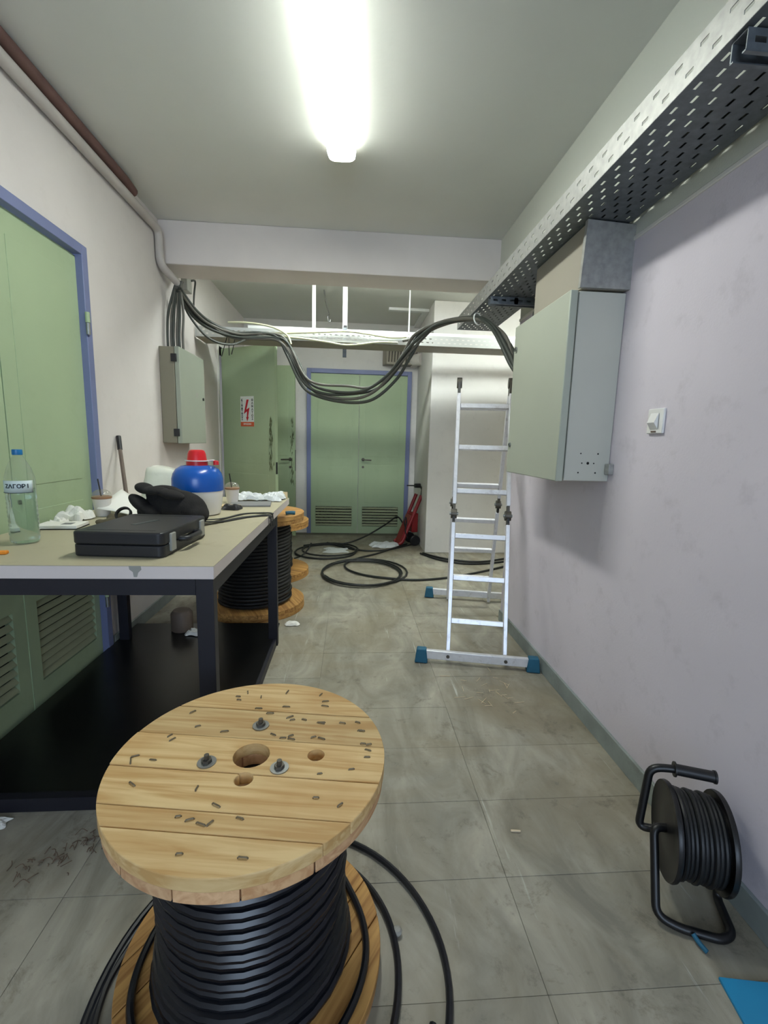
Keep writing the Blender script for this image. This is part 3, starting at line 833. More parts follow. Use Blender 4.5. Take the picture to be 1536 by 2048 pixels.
# ------------------------------------------------------------------ overhead cables
def cable(name, pts, r, m, label, group=None, n=8, seg=8):
    o = MB().tube(sm(pts, n), r, seg).build(name, m, None, True)
    return tag(o, label, 'cable', group)
# drop into the left cabinet
for k in range(6):
    x = XL + .022 + k * .021; yy = 3.60 + .012 * (k % 2)
    cable('power_cable', [(XL + .085 + .008 * k, 3.655, 2.385), (XL + .06 + .010 * k, 3.655, 2.32), (x + .004, yy + .02, 2.15), (x, yy, 2.0), (x, yy, 1.895)], .0095, 'cable_grey' if k % 2 else 'cable_dark',
          'dark cable dropping from the conduit into the small left cabinet', 'cables dropping into the left cabinet')
# bundle along the cross tray, drooping, rising over the right tray end and down behind the big cabinet
rn = random.Random(11)
def over(k, r, droop, m, dz=0.0):
    j = lambda s=.012: rn.uniform(-s, s)
    a = k * 2 * pi / 5
    base = [(-1.287, 3.64, 2.33), (-1.244, 3.8, 2.216), (-1.173, 4.0, 2.165), (-1.01, 4.15, 2.125), (-.809, 4.195, 2.138), (-.64, 4.2, 2.125), (-.53, 4.2, 1.969), (-.407, 4.15, 1.74), (-.256, 4.05, 1.641), (-.018, 3.95, 1.61), (.168, 3.85, 1.643),
            (.321, 3.75, 1.779), (.414, 3.65, 1.919), (.504, 3.55, 2.05), (.624, 3.4, 2.105), (.806, 3.12, 2.075), (.877, 2.95, 1.99), (.915, 2.8, 1.865), (.935, 2.68, 1.735), (.95, 2.56, 1.62), (.96, 2.475, 1.57)]
    pts = []
    for q, (x, y_, z) in enumerate(base):
        aa = a + q * .5; wd_ = .036 if 5 < q < 14 else .022
        ox, oz = wd_ * cos(aa), wd_ * sin(aa)
        f = max(0, 1 - abs(q - 9) / 4.0); sp = .55 if q in (0, 14, 15, 16) else 1.0
        pts.append((x + ox * sp + j(.008), y_ + (0 if q < 14 else oz * .5), z + oz * sp + droop * f + j(.008)))
    return cable('power_cable', pts, r, m, 'thick dark cable sagging across the corridor from the left conduit to the large cabinet', 'cables sagging across the corridor', 8, 10)
for k, (r, d, m) in enumerate(((.0125, 0, 'cable_dark'), (.012, .06, 'cable_dark'), (.0125, -.025, 'cable_grey'), (.0125, .02, 'cable_dark'), (.0105, .10, 'cable_grey'))): over(k, r, d, m)
cable('power_cable', [(XL + .10, 3.67, 2.36), (-1.28, 3.76, 2.22), (-1.2, 3.87, 2.08), (-1.12, 3.98, 2.03), (-1.02, 4.10, 2.04), (-.93, 4.18, 2.10), (-.84, 4.22, 2.16)], .010, 'cable_dark', 'single dark cable sagging below the left end of the crossing tray')
cable('power_cable', [(.44, 4.15, 2.14), (.55, 4.05, 2.15), (.68, 3.85, 2.19), (.80, 3.68, 2.20), (.86, 3.50, 2.155), (.9, 3.3, 2.14)], .013, 'cable_grey', 'grey cable running from the crossing tray into the right tray')
MB_ = MB().lathe([(.036, -.004), (.040, -.004), (.040, .004), (.036, .004)], 16, Matrix.Translation((.82, 3.10, 2.072)) @ Matrix.Rotation(R(80), 4, 'Y') @ Matrix.Rotation(R(55), 4, 'X'), cap=False)
tag(MB_.build('cable_tie', 'white_metal', None, True), 'white cable tie around the cable bundle by the right tray', 'cable tie')
# cream cables on the cross tray front
for pts, lb in (([(-.72, 4.235, 2.17), (-.5, 4.232, 2.185), (-.28, 4.23, 2.20), (-.05, 4.23, 2.215), (.14, 4.23, 2.20), (.34, 4.235, 2.18), (.48, 4.235, 2.19)], 'cream cable arching along the front of the crossing tray'),
                ([(-.70, 4.235, 2.155), (-.45, 4.232, 2.14), (-.25, 4.23, 2.12), (-.08, 4.23, 2.10), (.06, 4.23, 2.11), (.22, 4.235, 2.135), (.40, 4.238, 2.14)], 'cream cable hanging slack along the lower edge of the crossing tray'),
                ([(-1.08, 4.20, 2.24), (-.9, 4.21, 2.245), (-.7, 4.22, 2.22), (-.58, 4.215, 2.16), (-.54, 4.2, 2.08)], 'cream cable end curling off the left part of the crossing tray')):
    cable('thin_cable', pts, .0085, 'cable_cream', lb)
for k, (x, dx) in enumerate(((-1.10, -.05), (-1.085, .0), (-1.03, -.035))):
    tag(MB().tube(sm([(x, 4.24, 2.13), (x + dx * .4, 4.235, 2.06), (x + dx, 4.235, 1.96 + .01 * k)], 5), .004, 6).build('cable_tie', 'black_plastic', None, True), 'black cable tie tail hanging under the left end of the crossing tray', 'cable tie', 'black tie tails under the tray')

# ------------------------------------------------------------------ cable drums
def disc_planks(parent, r, z0, z1, cuts, rz, m, holes=(), seg=72, gap=.0012, jitter=0.0):
    """round flange layer made of boards cut to the circle; cuts = board joints (local y after rotation)"""
    out = []
    cuts = [-r] + list(cuts) + [r]
    for k in range(len(cuts) - 1):
        a, b_ = cuts[k] + (gap if k else 0), cuts[k + 1] - (gap if k < len(cuts) - 2 else 0)
        poly = []
        n = 28
        a0 = math.asin(max(-1, min(1, a / r))); a1 = math.asin(max(-1, min(1, b_ / r)))
        for i in range(n + 1):
            t = a0 + (a1 - a0) * i / n; poly.append((r * cos(t), r * sin(t)))
        for i in range(n + 1):
            t = a1 + (a0 - a1) * i / n; poly.append((-r * cos(t), r * sin(t)))
        pp = []
        for p in poly:
            if not pp or (Vector(p) - Vector(pp[-1])).length > 1e-5: pp.append(p)
        if (Vector(pp[0]) - Vector(pp[-1])).length < 1e-5: pp.pop()
        o = MB().prism(pp, z0, z1 + random.uniform(0, jitter)).build('plank', m, parent)
        o.rotation_euler = (0, 0, rz)
        near = [h for h in holes if a - h[2] < h[1] < b_ + h[2]]
        if near:
            cs = []
            for hx_, hy_, hr_ in near:
                c = MB().lathe([(hr_, z0 - .02), (hr_, z1 + .02)], 24, Matrix.Translation((hx_, hy_, 0))).build('cutter', m, None)
                c.parent = parent; c.rotation_euler = (0, 0, rz); cs.append(c)
            bpy.context.view_layer.update()
            boolean(o, cs)
            for c in cs: bpy.data.objects.remove(c, do_unlink=True)
        bev(o, .0018, 2)
        out.append(o)
    return out
def winding(parent, r0, z0, z1, rc_, bulge, m, seed, turns_step=None):
    rn = random.Random(seed); st = turns_step or rc_ * 2.03
    n = int((z1 - z0) / st); pts = []
    ph = [rn.uniform(-.005, .005) for _ in range(n + 2)]
    for i in range(n * 30):
        t = i / 30; k = int(t); f = t - k
        rr = r0 + ph[k] * (1 - f) + ph[k + 1] * f + bulge * max(0, 1 - t / (n * .35)) ** 1.5
        a = t * 2 * pi
        pts.append((rr * cos(a), rr * sin(a), z0 + rc_ + st * (t - .5 if t > .5 else 0) + .004 * sin(a * 1.0 + seed)))
    return MB().tube(pts, rc_, 8).build('cable_winding', m, parent, True)

# the near drum
CX, CY_ = -.212, .940
fd = empty('cable_drum', (CX, CY_, 0)); tag(fd, 'pale pine cable drum standing in the foreground wound with black cable', 'cable drum')
RF = .297
rzp = R(-7.7)
def loc_(x, y):      # room point to flange-plank coordinates
    v = Matrix.Rotation(-rzp, 2) @ Vector((x - CX, y - CY_)); return v.x, v.y
hl = [(*loc_(-.212, .932), .040), (*loc_(-.069, .927), .019), (*loc_(-.213, .861), .019)]
disc_planks(fd, RF, .526, .552, (-.2145, -.166, -.064, .046, .160), rzp, 'pine', hl, jitter=.0015)
disc_planks(fd, RF - .003, .500, .5255, (-.19, -.08, .03, .14, .22), rzp + R(90), 'pine_edge', [(*(Matrix.Rotation(-R(90), 2) @ Vector(hl[0][:2])), .040)])
disc_planks(fd, RF, .0, .024, (-.2, -.1, 0, .1, .2), rzp, 'pine_edge')
disc_planks(fd, RF + .003, .0245, .050, (-.21, -.13, -.04, .05, .14, .22), rzp + R(62), 'pine_old')
MB().lathe([(.175, .05), (.175, .5)], 40).build('core', 'black_plastic', fd, True)
MB().lathe([(.0405, .40), (.0405, .5255)], 28, Matrix.Translation((0, -.008, 0)), cap=False).build('hub_bore', 'hole_wood', fd, True)
winding(fd, .200, .052, .492, .0112, .022, 'cable_black', 3)
def ringpts(cx, cy, r, z, a0, a1, n=60, wob=.006, seed=0, zf=None):
    out = []
    for i in range(n + 1):
        a = a0 + (a1 - a0) * i / n
        rr = r + wob * sin(3 * a + seed) + wob * .6 * sin(5 * a + seed * 2)
        out.append((cx - CX + rr * cos(a), cy - CY_ + rr * sin(a), z if zf is None else zf(i / n)))
    return out
def loose(pts): return MB().tube(pts, .0085, 8).build('loose_cable', 'cable_black', fd, True)
loose(ringpts(-.160, .888, .400, .0095, R(95), R(447), 80, .004, 1))
loose(ringpts(-.172, .885, .372, .0095, R(95), R(345), 60, .006, 2))
loose(ringpts(-.205, .912, .335, .0095, R(100), R(440), 80, .005, 3))
loose(ringpts(-.205, .925, .258, .060, R(95), R(440), 80, .006, 4, lambda t: .060 + .03 * max(0, t - .85) / .15))
# bolts with washers, staples and a shallow dark knot hole
for wx, wy in ((-.212, 1.038), (-.303, .912), (-.144, .889)):
    bo = MB().lathe([(.020, .5535), (.020, .5555)], 24, Matrix.Translation((wx - CX, wy - CY_, 0))).build('washer', 'steel', fd)
    MB().lathe([(.011, .5555), (.011, .562)], 6, Matrix.Translation((wx - CX, wy - CY_, 0))).build('bolt_nut', 'hinge_steel', bo)
    MB().lathe([(.0055, .562), (.0055, .572)], 10, Matrix.Translation((wx - CX, wy - CY_, 0))).build('bolt_end', 'hinge_steel', bo)
rn = random.Random(5)
for k in range(52):
    while True:
        sx, sy = rn.uniform(-.27, .27), rn.uniform(-.27, .27)
        if sx * sx + sy * sy < .272 ** 2 and all((sx - (wx - CX)) ** 2 + (sy - (wy - CY_)) ** 2 > .05 ** 2 for wx, wy in ((-.212, .932), (-.212, 1.038), (-.303, .912), (-.144, .889), (-.069, .927), (-.213, .861))): break
    M = Matrix.Translation((sx, sy, .5545)) @ Matrix.Rotation(rn.gauss(0, .35) if rn.random() < .8 else rn.uniform(0, 3), 4, 'Z')
    ln = rn.uniform(.005, .010)
    MB().tube([(-ln, 0, -.002), (-ln * .8, 0, .0008), (ln * .8, 0, .0008), (ln, .001, -.002)], .0016, 5, M=M).build('staple', 'staple', fd, True)

# far drums
def far_drum(loc, r, h, rcore, label, rz, m='pine_old'):
    e = empty('cable_drum', loc, rz)
    c1 = [-.6 * r, -.2 * r, .2 * r, .6 * r]
    disc_planks(e, r, 0, .03, c1, 0, m); disc_planks(e, r - .002, .0305, .06, c1, R(90), m)
    disc_planks(e, r, h - .03, h, c1, R(20), m); disc_planks(e, r - .002, h - .06, h - .0305, c1, R(110), m)
    MB().lathe([(rcore - .012, .06), (rcore - .012, h - .06)], 32).build('core', 'black_plastic', e, True)
    winding(e, rcore, .06, h - .064, .0125, .01, 'cable_matt', 9)
    return tag(e, label, 'cable drum')
far_drum((-.705, 3.345, 0), .36, .725, .25, 'wooden cable drum wound with black cable half under the table end', R(25))
far_drum((-.775, 4.20, 0), .385, .52, .22, 'wooden cable drum with black cable behind the far end of the table', R(60))
tag(MB().tube(sm([(-.455, 3.19, .740), (-.425, 3.20, .742), (-.39, 3.205, .740)], 5), .013, 8).build('hose_piece', 'teal_rubber', None, True), 'short teal hose piece lying on the drum at the table end', 'hose')

# ------------------------------------------------------------------ work table
TT = .85
tb = empty('work_table', (0, 0, 0)); tag(tb, 'long work table with cream top and dark steel legs', 'table')
tx0, tx1, tya, tyb = XL + .004, -.428, 1.418, 3.17
MB().box(tx0, tx1, tya, tyb, TT - .002, TT).build('top_surface', 'worktop', tb)
MB().box(tx0, tx1, tya, tyb, TT - .043, TT - .002).build('top_board', 'worktop_edge', tb, bevel=.0015)
MB().box(tx0 + .076, tx1 - .061, tya + .008, tya + .044, TT - .098, TT - .043).build('apron', 'table_steel', tb)
MB().box(tx1 - .045, tx1 - .007, tya + .047, 2.654, TT - .098, TT - .043).build('apron', 'table_steel', tb)
MB().box(tx0 + .076, tx1 - .061, 2.66, 2.69, TT - .098, TT - .043).build('apron', 'table_steel', tb)
for x in (tx0 + .02, tx1 - .06):
    for yy in (tya + .006, 2.655):
        MB().box(x, x + .055, yy, yy + .04, 0, TT - .043).build('leg', 'table_steel', tb, bevel=.002)
MB().box(tx0 + .01, tx1 - .03, tya + .02, 2.90, .034, .046).build('shelf', 'shelf_black', tb)
MB().box(tx0 + .01, tx1 - .005, tya, tya + .03, 0.001, .05).build('shelf_rail', 'table_steel', tb)
MB().box(tx1 - .03, tx1 - .012, tya + .05, 2.65, 0.001, .046).build('shelf_rail', 'table_steel', tb)
# chipped spot on the front edge
MB().prism([(-.018, 0), (.018, 0), (.02, -.012), (.010, -.022), (.006, -.036), (-.004, -.036), (-.006, -.02), (-.016, -.012)], 0, .0008, Matrix.Translation((-.668, tya, TT)) @ Matrix.Rotation(R(90), 4, 'X')).build('chip', 'latch_grey', tb)

# --- water bottle
bt = empty('water_bottle', (-1.195, 1.725, TT)); tag(bt, 'clear plastic water bottle with blue cap on the table', 'bottle')
prof = [(.001, 0.004), (.030, .0), (.043, .006), (.046, .02)]
for k in range(9): prof += [(.0445, .03 + k * .016), (.0465, .038 + k * .016)]
prof += [(.046, .18), (.046, .225), (.044, .245), (.036, .275), (.022, .305), (.0145, .318), (.0135, .330)]
MB().lathe(prof, 36, cap=True).build('bottle_body', 'pet', bt, True)
wp = [(.001, .006)] + [(max(.001, r_ - .0016), z) for r_, z in prof if .004 < z < .2] + [(.043, .2), (.001, .2)]
MB().lathe(wp, 36, cap=True).build('water', 'water', bt, True)
MB().lathe([(.0155, .322), (.016, .325), (.016, .338), (.015, .341)], 24).build('cap', 'bottle_cap', bt, True)
b = MB(); n = 20; vs = []
a0, a1 = R(-75) - 1.5, R(-75) + 1.2
for i in range(n + 1):
    a = a0 + (a1 - a0) * i / n
    for z in (.188, .232): vs.append((.0472 * cos(a), .0472 * sin(a), z))
b.add(vs, [(2 * i, 2 * i + 2, 2 * i + 3, 2 * i + 1) for i in range(n)])
lb = b.build('label_band', 'label_film', bt, True); s = lb.modifiers.new('t', 'SOLIDIFY'); s.thickness = .0004
camdir = math.atan2(-1.725, 1.195)
for k, ch in enumerate('ΖΑΓΟΡΙ'):
    a = camdir - .22 + (k - 2.5) * .27
    t = bpy.data.objects.new('letter', text_mesh(ch, .019, 'label_ink', .0002)); COL.objects.link(t); t.parent = lb
    t.location = (.0482 * cos(a), .0482 * sin(a), .212); t.rotation_euler = (R(90), 0, a + R(90))
MB().tube([(.0476 * cos(a0 + (a1 - a0) * i / 16), .0476 * sin(a0 + (a1 - a0) * i / 16), .1885) for i in range(17)], .001, 5).build('label_line', 'label_ink', lb, True)

# --- black tool case
tc_ = empty('tool_case', (-.752, 1.700, TT), R(-4)); tag(tc_, 'flat black plastic tool case lying on the table front', 'tool case')
hw, hd = .150, .185
def rrect(hx_, hy_, r_, n=6):
    out = []
    for cx_, cy_, a0_ in ((hx_ - r_, hy_ - r_, 0), (-hx_ + r_, hy_ - r_, 90), (-hx_ + r_, -hy_ + r_, 180), (hx_ - r_, -hy_ + r_, 270)):
        for k in range(n + 1):
            a = R(a0_ + 90 * k / n); out.append((cx_ + r_ * cos(a), cy_ + r_ * sin(a)))
    return out
MB().prism(rrect(hw, hd, .022), 0.002, .0415).build('case_base', 'case_black', tc_, bevel=.005, seg=3)
ld_ = MB().prism(rrect(hw + .001, hd + .001, .022), .0425, .086).build('case_lid', 'case_black', tc_, bevel=.007, seg=4)
MB().box(-.055, .055, -.01, .012, .0858, .0868, Matrix.Rotation(R(72), 4, 'Z')).build('badge', 'case_badge', ld_)
MB().box(-.12, .11, -.15, -.146, .0855, .0866).box(-.12, .11, .146, .15, .0855, .0866).build('lid_rib', 'case_black', ld_)
for yv in (-.120, .130):
    MB().box(hw - .004, hw + .008, yv - .018, yv + .018, .014, .076).build('latch', 'latch_grey', tc_, bevel=.003)
b = MB().tube(fillet([(hw - .01, -.06, .042), (hw + .028, -.055, .042), (hw + .028, .062, .042), (hw - .01, .068, .042)], .02), .010, 10)
b.build('handle', 'case_black', tc_, True)

# --- black padded bag / tool belt behind the case
bg = empty('padded_tool_belt', (-.87, 2.11, TT)); tag(bg, 'soft black padded tool belt heaped behind the tool case', 'tool belt')
blob('padding', [((.085, .02, .075), (.125, .085, .085), (0, .15, 0)), ((.165, .01, .05), (.05, .075, .05), (0, .3, 0)), ((-.02, .03, .06), (.09, .07, .06), (0, 0, 0)), ((.02, .03, .13), (.09, .055, .05), (0, .1, 0))], 'fabric_black', bg, .007, 3)
blob('pad', [((-.062, -.035, .098), (.065, .055, .026), (0, .75, .1)), ((-.015, -.045, .062), (.05, .045, .03), (0, .5, .2))], 'fabric_black', bg, .005, 2)
blob('pad', [((-.055, -.01, .168), (.040, .055, .024), (0, .35, 0)), ((.0, -.03, .160), (.06, .05, .020), (0, .05, .1)), ((.07, -.04, .145), (.06, .045, .022), (0, .25, .1))], 'fabric_black', bg, .005, 2)
st_pts = [(.19, -.02, .022), (.25, .08, .004), (.32, .20, .0035), (.38, .26, .0035), (.425, .285, .0045), (.4505, .28, -.006), (.4525, .275, -.05)]
def ribbon(pts, wd, th, name, m, parent, up=None):
    P = sm(pts, 6); b = MB(); vs = []
    for i, p in enumerate(P):
        t = (P[min(i + 1, len(P) - 1)] - P[max(i - 1, 0)]).normalized()
        side = Vector((-t.y, t.x, 0))
        side = side.normalized() if side.length > .35 else Vector((0, 1, 0))
        if up: side = Vector(up)
        vs += [p - side * wd / 2, p + side * wd / 2]
    b.add(vs, [(2 * i, 2 * i + 1, 2 * i + 3, 2 * i + 2) for i in range(len(P) - 1)])
    o = b.build(name, m, parent, True); s = o.modifiers.new('t', 'SOLIDIFY'); s.thickness = th; s.offset = 0
    return o
ribbon(st_pts, .035, .003, 'strap', 'strap_black', bg)
ribbon([(.19, .03, .02), (.24, .17, .004), (.30, .32, .004), (.375, .36, .004), (.44, .345, .006), (.4515, .34, -.01), (.4530, .335, -.06)], .022, .003, 'strap', 'strap_black', bg)

# --- cooler jug
jg = empty('cooler_jug', (-.80, 2.43, TT)); tag(jg, 'blue and white drinks cooler jug with red cap on the table', 'jug')
MB().lathe([(.095, 0.001), (.108, .006), (.118, .06), (.124, .125), (.1245, .130)], 48).build('lower_body', 'jug_white', jg, True)
MB().lathe([(.126, .128), (.127, .135), (.126, .19), (.120, .215), (.105, .238), (.080, .254), (.058, .258), (.05, .258)], 48).build('upper_body', 'jug_blue', jg, True)
MB().lathe([(.053, .258), (.053, .278), (.049, .280), (.044, .318), (.038, .332), (.028, .337)], 36).build('cap', 'jug_red', jg, True)
MB().lathe([(.054, .279), (.060, .279), (.060, .284), (.054, .284)], 32, cap=False).build('cap_collar', 'jug_white', jg, True)
MB().tube(sm([(.058, 0, .281), (.085, -.01, .285), (.098, -.01, .278)], 5), .004, 6).build('cord', 'jug_white', jg, True)
MB().lathe([(.014, 0), (.014, .018), (.010, .022)], 14, Matrix.Translation((.100, -.012, .262))).build('spout_plug', 'jug_red', jg, True)
# --- cups
def cup(loc, label, rz=0.0):
    e = empty('coffee_cup', loc, rz)
    MB().lathe([(.030, .0), (.032, .001), (.042, .088), (.043, .090), (.041, .090), (.031, .004)], 28, cap=False).build('cup_body', 'cup_white', e, True)
    MB().lathe([(.001, .003), (.0305, .003)], 28, cap=False).build('cup_bottom', 'cup_white', e, True)
    MB().lathe([(.0405, .086), (.0445, .090), (.0445, .098), (.041, .100), (.001, .100)], 28, cap=False).build('coffee_layer', 'coffee', e, True)
    MB().lathe([(.0435, .098), (.043, .104), (.037, .120), (.022, .131), (.001, .134)], 28, cap=False).build('dome_lid', 'pet', e, True)
    MB().cyl((.004, 0, .05), (-.016, .004, .185), .0035, 8).build('straw', 'straw_black', e, True)
    return tag(e, label, 'cup')
cup((-1.235, 2.33, TT), 'white iced coffee cup with black straw on the table near the left door')
cup((-.735, 2.86, TT), 'white iced coffee cup with black straw on the far end of the table')
# --- papers, bags and bits on the table
o = crumple('paper_bag', .30, .22, .10, 'bag_white', None, 3); bpy.data.objects.remove(o, do_unlink=True)
pb = empty('paper_bag', (-1.055, 2.66, TT)); tag(pb, 'cream white paper bag standing behind the cooler jug', 'bag')
bb = MB(); vs = []; n = 28; rows = 9; rn = random.Random(8)
for j in range(rows):
    f = j / (rows - 1)
    for i in range(n):
        a = 2 * pi * i / n; sq = (abs(cos(a)) ** 4 + abs(sin(a)) ** 4) ** -.25
        rx, ry = .135 * (1 - .18 * f), .085 * (1 - .25 * f)
        vs.append((rx * sq * cos(a) + rn.uniform(-.004, .004) + .02 * f, ry * sq * sin(a) + rn.uniform(-.004, .004), .225 * f + .001 + (.01 * sin(3 * a + 1) if j == rows - 1 else 0)))
bb.add(vs, [(j * n + i, j * n + (i + 1) % n, (j + 1) * n + (i + 1) % n, (j + 1) * n + i) for j in range(rows - 1) for i in range(n)] + [list(range(n))[::-1]])
o = bb.build('bag_body', 'bag_white', pb, True); s = o.modifiers.new('t', 'SOLIDIFY'); s.thickness = .001
# large loose sheet, lifted and curved
bb = MB(); vs = []; n = 14
for i in range(n + 1):
    for j in range(9):
        u, v = i / n, j / 8
        vs.append((.30 * u - .15, .20 * v - .10 + .03 * u, .002 + .115 * max(0, (1 - u)) ** 1.6 * (.35 + .65 * v) + .006 * sin(5 * u + 3 * v)))
bb.add(vs, [(i * 9 + j, (i + 1) * 9 + j, (i + 1) * 9 + j + 1, i * 9 + j + 1) for i in range(n) for j in range(8)])
o = bb.build('paper_sheet', 'paper_white', None, True); o.location = (-1.075, 2.36, TT + .001); o.rotation_euler = (0, 0, R(-8))
s = o.modifiers.new('t', 'SOLIDIFY'); s.thickness = .0008; s.offset = 1
tag(o, 'large curled white paper sheet beside the tool belt', 'paper')
o = crumple('crumpled_napkin', .12, .11, .06, 'paper_white', None, 12, 12, (-1.295, 2.20, TT)); tag(o, 'crumpled white napkins against the green door', 'napkin')
o = crumple('crumpled_napkin', .055, .06, .03, 'paper_white', None, 31, 9, (-1.30, 2.09, TT)); tag(o, 'small crumpled white napkin ball near the bottle', 'napkin')
o = crumple('crumpled_wrapper', .17, .14, .05, 'plastic_clear', None, 21, 14, (-.655, 2.98, TT + .012)); tag(o, 'crumpled white plastic wrapper on the grey folder', 'wrapper')
o = crumple('plastic_bag', .15, .2, .07, 'plastic_clear', None, 44, 14, (-.525, 3.06, TT + .001)); tag(o, 'crumpled clear plastic bag at the far table corner', 'bag')
tag(MB().box(-.12, .12, -.09, .09, .0005, .011, Matrix.Translation((-.61, 2.80, TT)) @ Matrix.Rotation(R(8), 4, 'Z')).build('folder', 'grey_folder', None, bevel=.002), 'flat grey folder lying on the far part of the table', 'folder')
tag(MB().box(-.045, .045, -.004, .004, 0.0005, .045, Matrix.Translation((-.478, 3.13, TT)) @ Matrix.Rotation(R(4), 4, 'Z')).build('card_piece', 'card', None), 'small piece of cardboard standing at the far table corner', 'cardboard')
np_ = empty('notepad', (-1.245, 2.02, TT), R(6)); tag(np_, 'thin white notepad lying beside the water bottle', 'notepad')
MB().box(-.085, .085, -.06, .06, .001, .004).build('back_cover', 'black_plastic', np_); MB().box(-.083, .083, -.058, .058, .0042, .018).build('pages', 'paper_white', np_, bevel=.002)
MB().box(.01, .05, -.03, .01, .0182, .0188).build('print', 'grey_folder', np_)
blob_o = empty('work_gloves', (-1.045, 2.055, TT)); tag(blob_o, 'crumpled brown work gloves on the table by the tool case', 'gloves')
blob('glove', [((0, 0, .02), (.05, .035, .02), (0, 0, .3)), ((-.045, -.01, .018), (.03, .018, .016), (0, .2, 0)), ((.03, .02, .035), (.03, .03, .02), (0, .3, .4)), ((-.02, .03, .03), (.025, .02, .025), (.4, 0, .2)), ((.01, -.03, .014), (.04, .013, .013), (0, 0, -.4))], 'glove_brown', blob_o, .006, 2)
tp = MB().lathe([(.027, -.007), (.034, -.007), (.034, .007), (.027, .007), (.027, -.007)], 32, Matrix.Rotation(R(50), 4, 'X'), cap=False).build('tape_roll', 'strap_black', None, True)
tp.location = (-.985, 2.02, TT + .062); tp.rotation_euler = (0, R(20), R(-20)); tag(tp, 'black tape roll leaning on the brown gloves', 'tape')
pk = MB().prism([(-.06, -.035), (.05, -.05), (.07, .02), (-.04, .045)], .0008, .012).build('snack_packet', 'card', None, bevel=.004); pk.location = (-.715, 2.70, TT); tag(pk, 'flat cream packet in front of the far coffee cup', 'packet')
pk = crumple('wallet', .10, .07, .03, 'black_plastic', None, 6, 10, (-.675, 2.60, TT)); tag(pk, 'small crumpled black pouch behind the strap', 'pouch')
tag(MB().box(-.06, .06, -.007, .007, .0005, .003, Matrix.Translation((-1.035, 1.86, TT)) @ Matrix.Rotation(R(2), 4, 'Z')).build('steel_ruler', 'steel', None), 'short thin steel ruler on the table by the bottle', 'ruler')
tag(MB().box(-.05, .05, -.01, .01, .0005, .012, Matrix.Translation((-1.185, 1.545, TT)) @ Matrix.Rotation(R(8), 4, 'Z')).build('utility_knife', 'orange_plastic', None, bevel=.003), 'orange utility knife at the left front table edge', 'knife')
# stick leaning on the wall
lp = empty('stick', (-1.25, 2.62, TT)); tag(lp, 'dark wooden stick leaning against the left wall', 'stick')
MB().cyl((0, 0, .008), (-.108, .17, .33), .011, 10).build('shaft', 'stick_wood', lp, True)
MB().cyl((-.104, .163, .318), (-.122, .192, .395), .0135, 10).build('grip', 'black_plastic', lp, True)

# ------------------------------------------------------------------ ladder
ld = empty('folding_ladder', (.735, 2.41, 0), R(-12)); tag(ld, 'aluminium folding ladder standing beside the right wall', 'ladder')
BH, ZT = .53, 1.655        # half the base spread, apex height
HWL = .161
def side(sgn):
    y0 = 0 if sgn > 0 else 2 * BH
    def P(z, x=0.0):        # point on the leg line at height z
        t = z / ZT
        return Vector((x, y0 + sgn * BH * t, z))
    tilt = math.atan2(BH, ZT) * sgn
    for xs in (-HWL, HWL):
        for za, zb in ((.02, .775), (.885, 1.565)):
            c = (P(za) + P(zb)) / 2; L = (P(zb) - P(za)).length
            M = Matrix.Translation((xs, c.y, c.z)) @ Matrix.Rotation(-tilt, 4, 'X')
            MB().cbox((0, 0, 0), (.022, .052, L), M).build('stile', 'aluminium', ld, bevel=.002)
        # mid joint
        c = P(.83); M = Matrix.Translation((xs, c.y, c.z)) @ Matrix.Rotation(-tilt, 4, 'X')
        j = MB().cbox((0, 0, 0), (.016, .042, .135), M).cyl(M @ Vector((-.018, 0, 0)), M @ Vector((.018, 0, 0)), .030, 16).build('joint', 'hinge_steel', ld, bevel=.002)
        MB().cyl(M @ Vector((-.026, 0, 0)), M @ Vector((.026, 0, 0)), .010, 12).build('joint_pin', 'steel', j, True)
        MB().cbox((0, -.026, -.035), (.010, .012, .03), M).build('release_catch', 'black_plastic', j)
    for z in (.22, .46, .70, .965, 1.23, 1.49):
        c = P(z); M = Matrix.Translation((0, c.y, c.z)) @ Matrix.Rotation(-tilt, 4, 'X')
        MB().cbox((0, 0, 0), (2 * HWL - .022, .028, .030), M).build('rung', 'aluminium', ld, bevel=.003)
    # stabiliser bar with rubber feet
    yb = y0
    br = MB().box(-.30, .30, yb - .036 * (1 if sgn > 0 else -1) - .014, yb - .036 * (1 if sgn > 0 else -1) + .014, .026, .076).build('stabiliser_bar', 'aluminium', ld, bevel=.003)
    for sx in (-1, 1):
        yy = yb - .036 * (1 if sgn > 0 else -1)
        MB().add([(sx * .275, yy - .026, .002), (sx * .35, yy - .026, .002), (sx * .34, yy - .022, .085), (sx * .285, yy - .022, .085), (sx * .275, yy + .026, .002), (sx * .35, yy + .026, .002), (sx * .34, yy + .022, .085), (sx * .285, yy + .022, .085)],
                 [(0, 1, 2, 3), (4, 7, 6, 5), (0, 4, 5, 1), (2, 6, 7, 3), (0, 3, 7, 4), (1, 5, 6, 2)]).build('rubber_foot', 'teal_rubber', br, bevel=.006)
    for xs in (-HWL, HWL):
        yy = yb - .036 * (1 if sgn > 0 else -1) - .015 * (1 if sgn > 0 else -1)
        MB().cyl((xs, yy - .004, .05), (xs, yy + .004, .05), .010, 8).build('bolt', 'hinge_steel', br, True)
side(1); side(-1)
for xs in (-HWL, HWL):
    MB().box(xs - .009, xs + .009, BH - .045, BH + .045, ZT - .10, ZT - .01).cyl((xs - .016, BH, ZT - .015), (xs + .016, BH, ZT - .015), .034, 18).build('top_joint', 'hinge_steel', ld, bevel=.002)

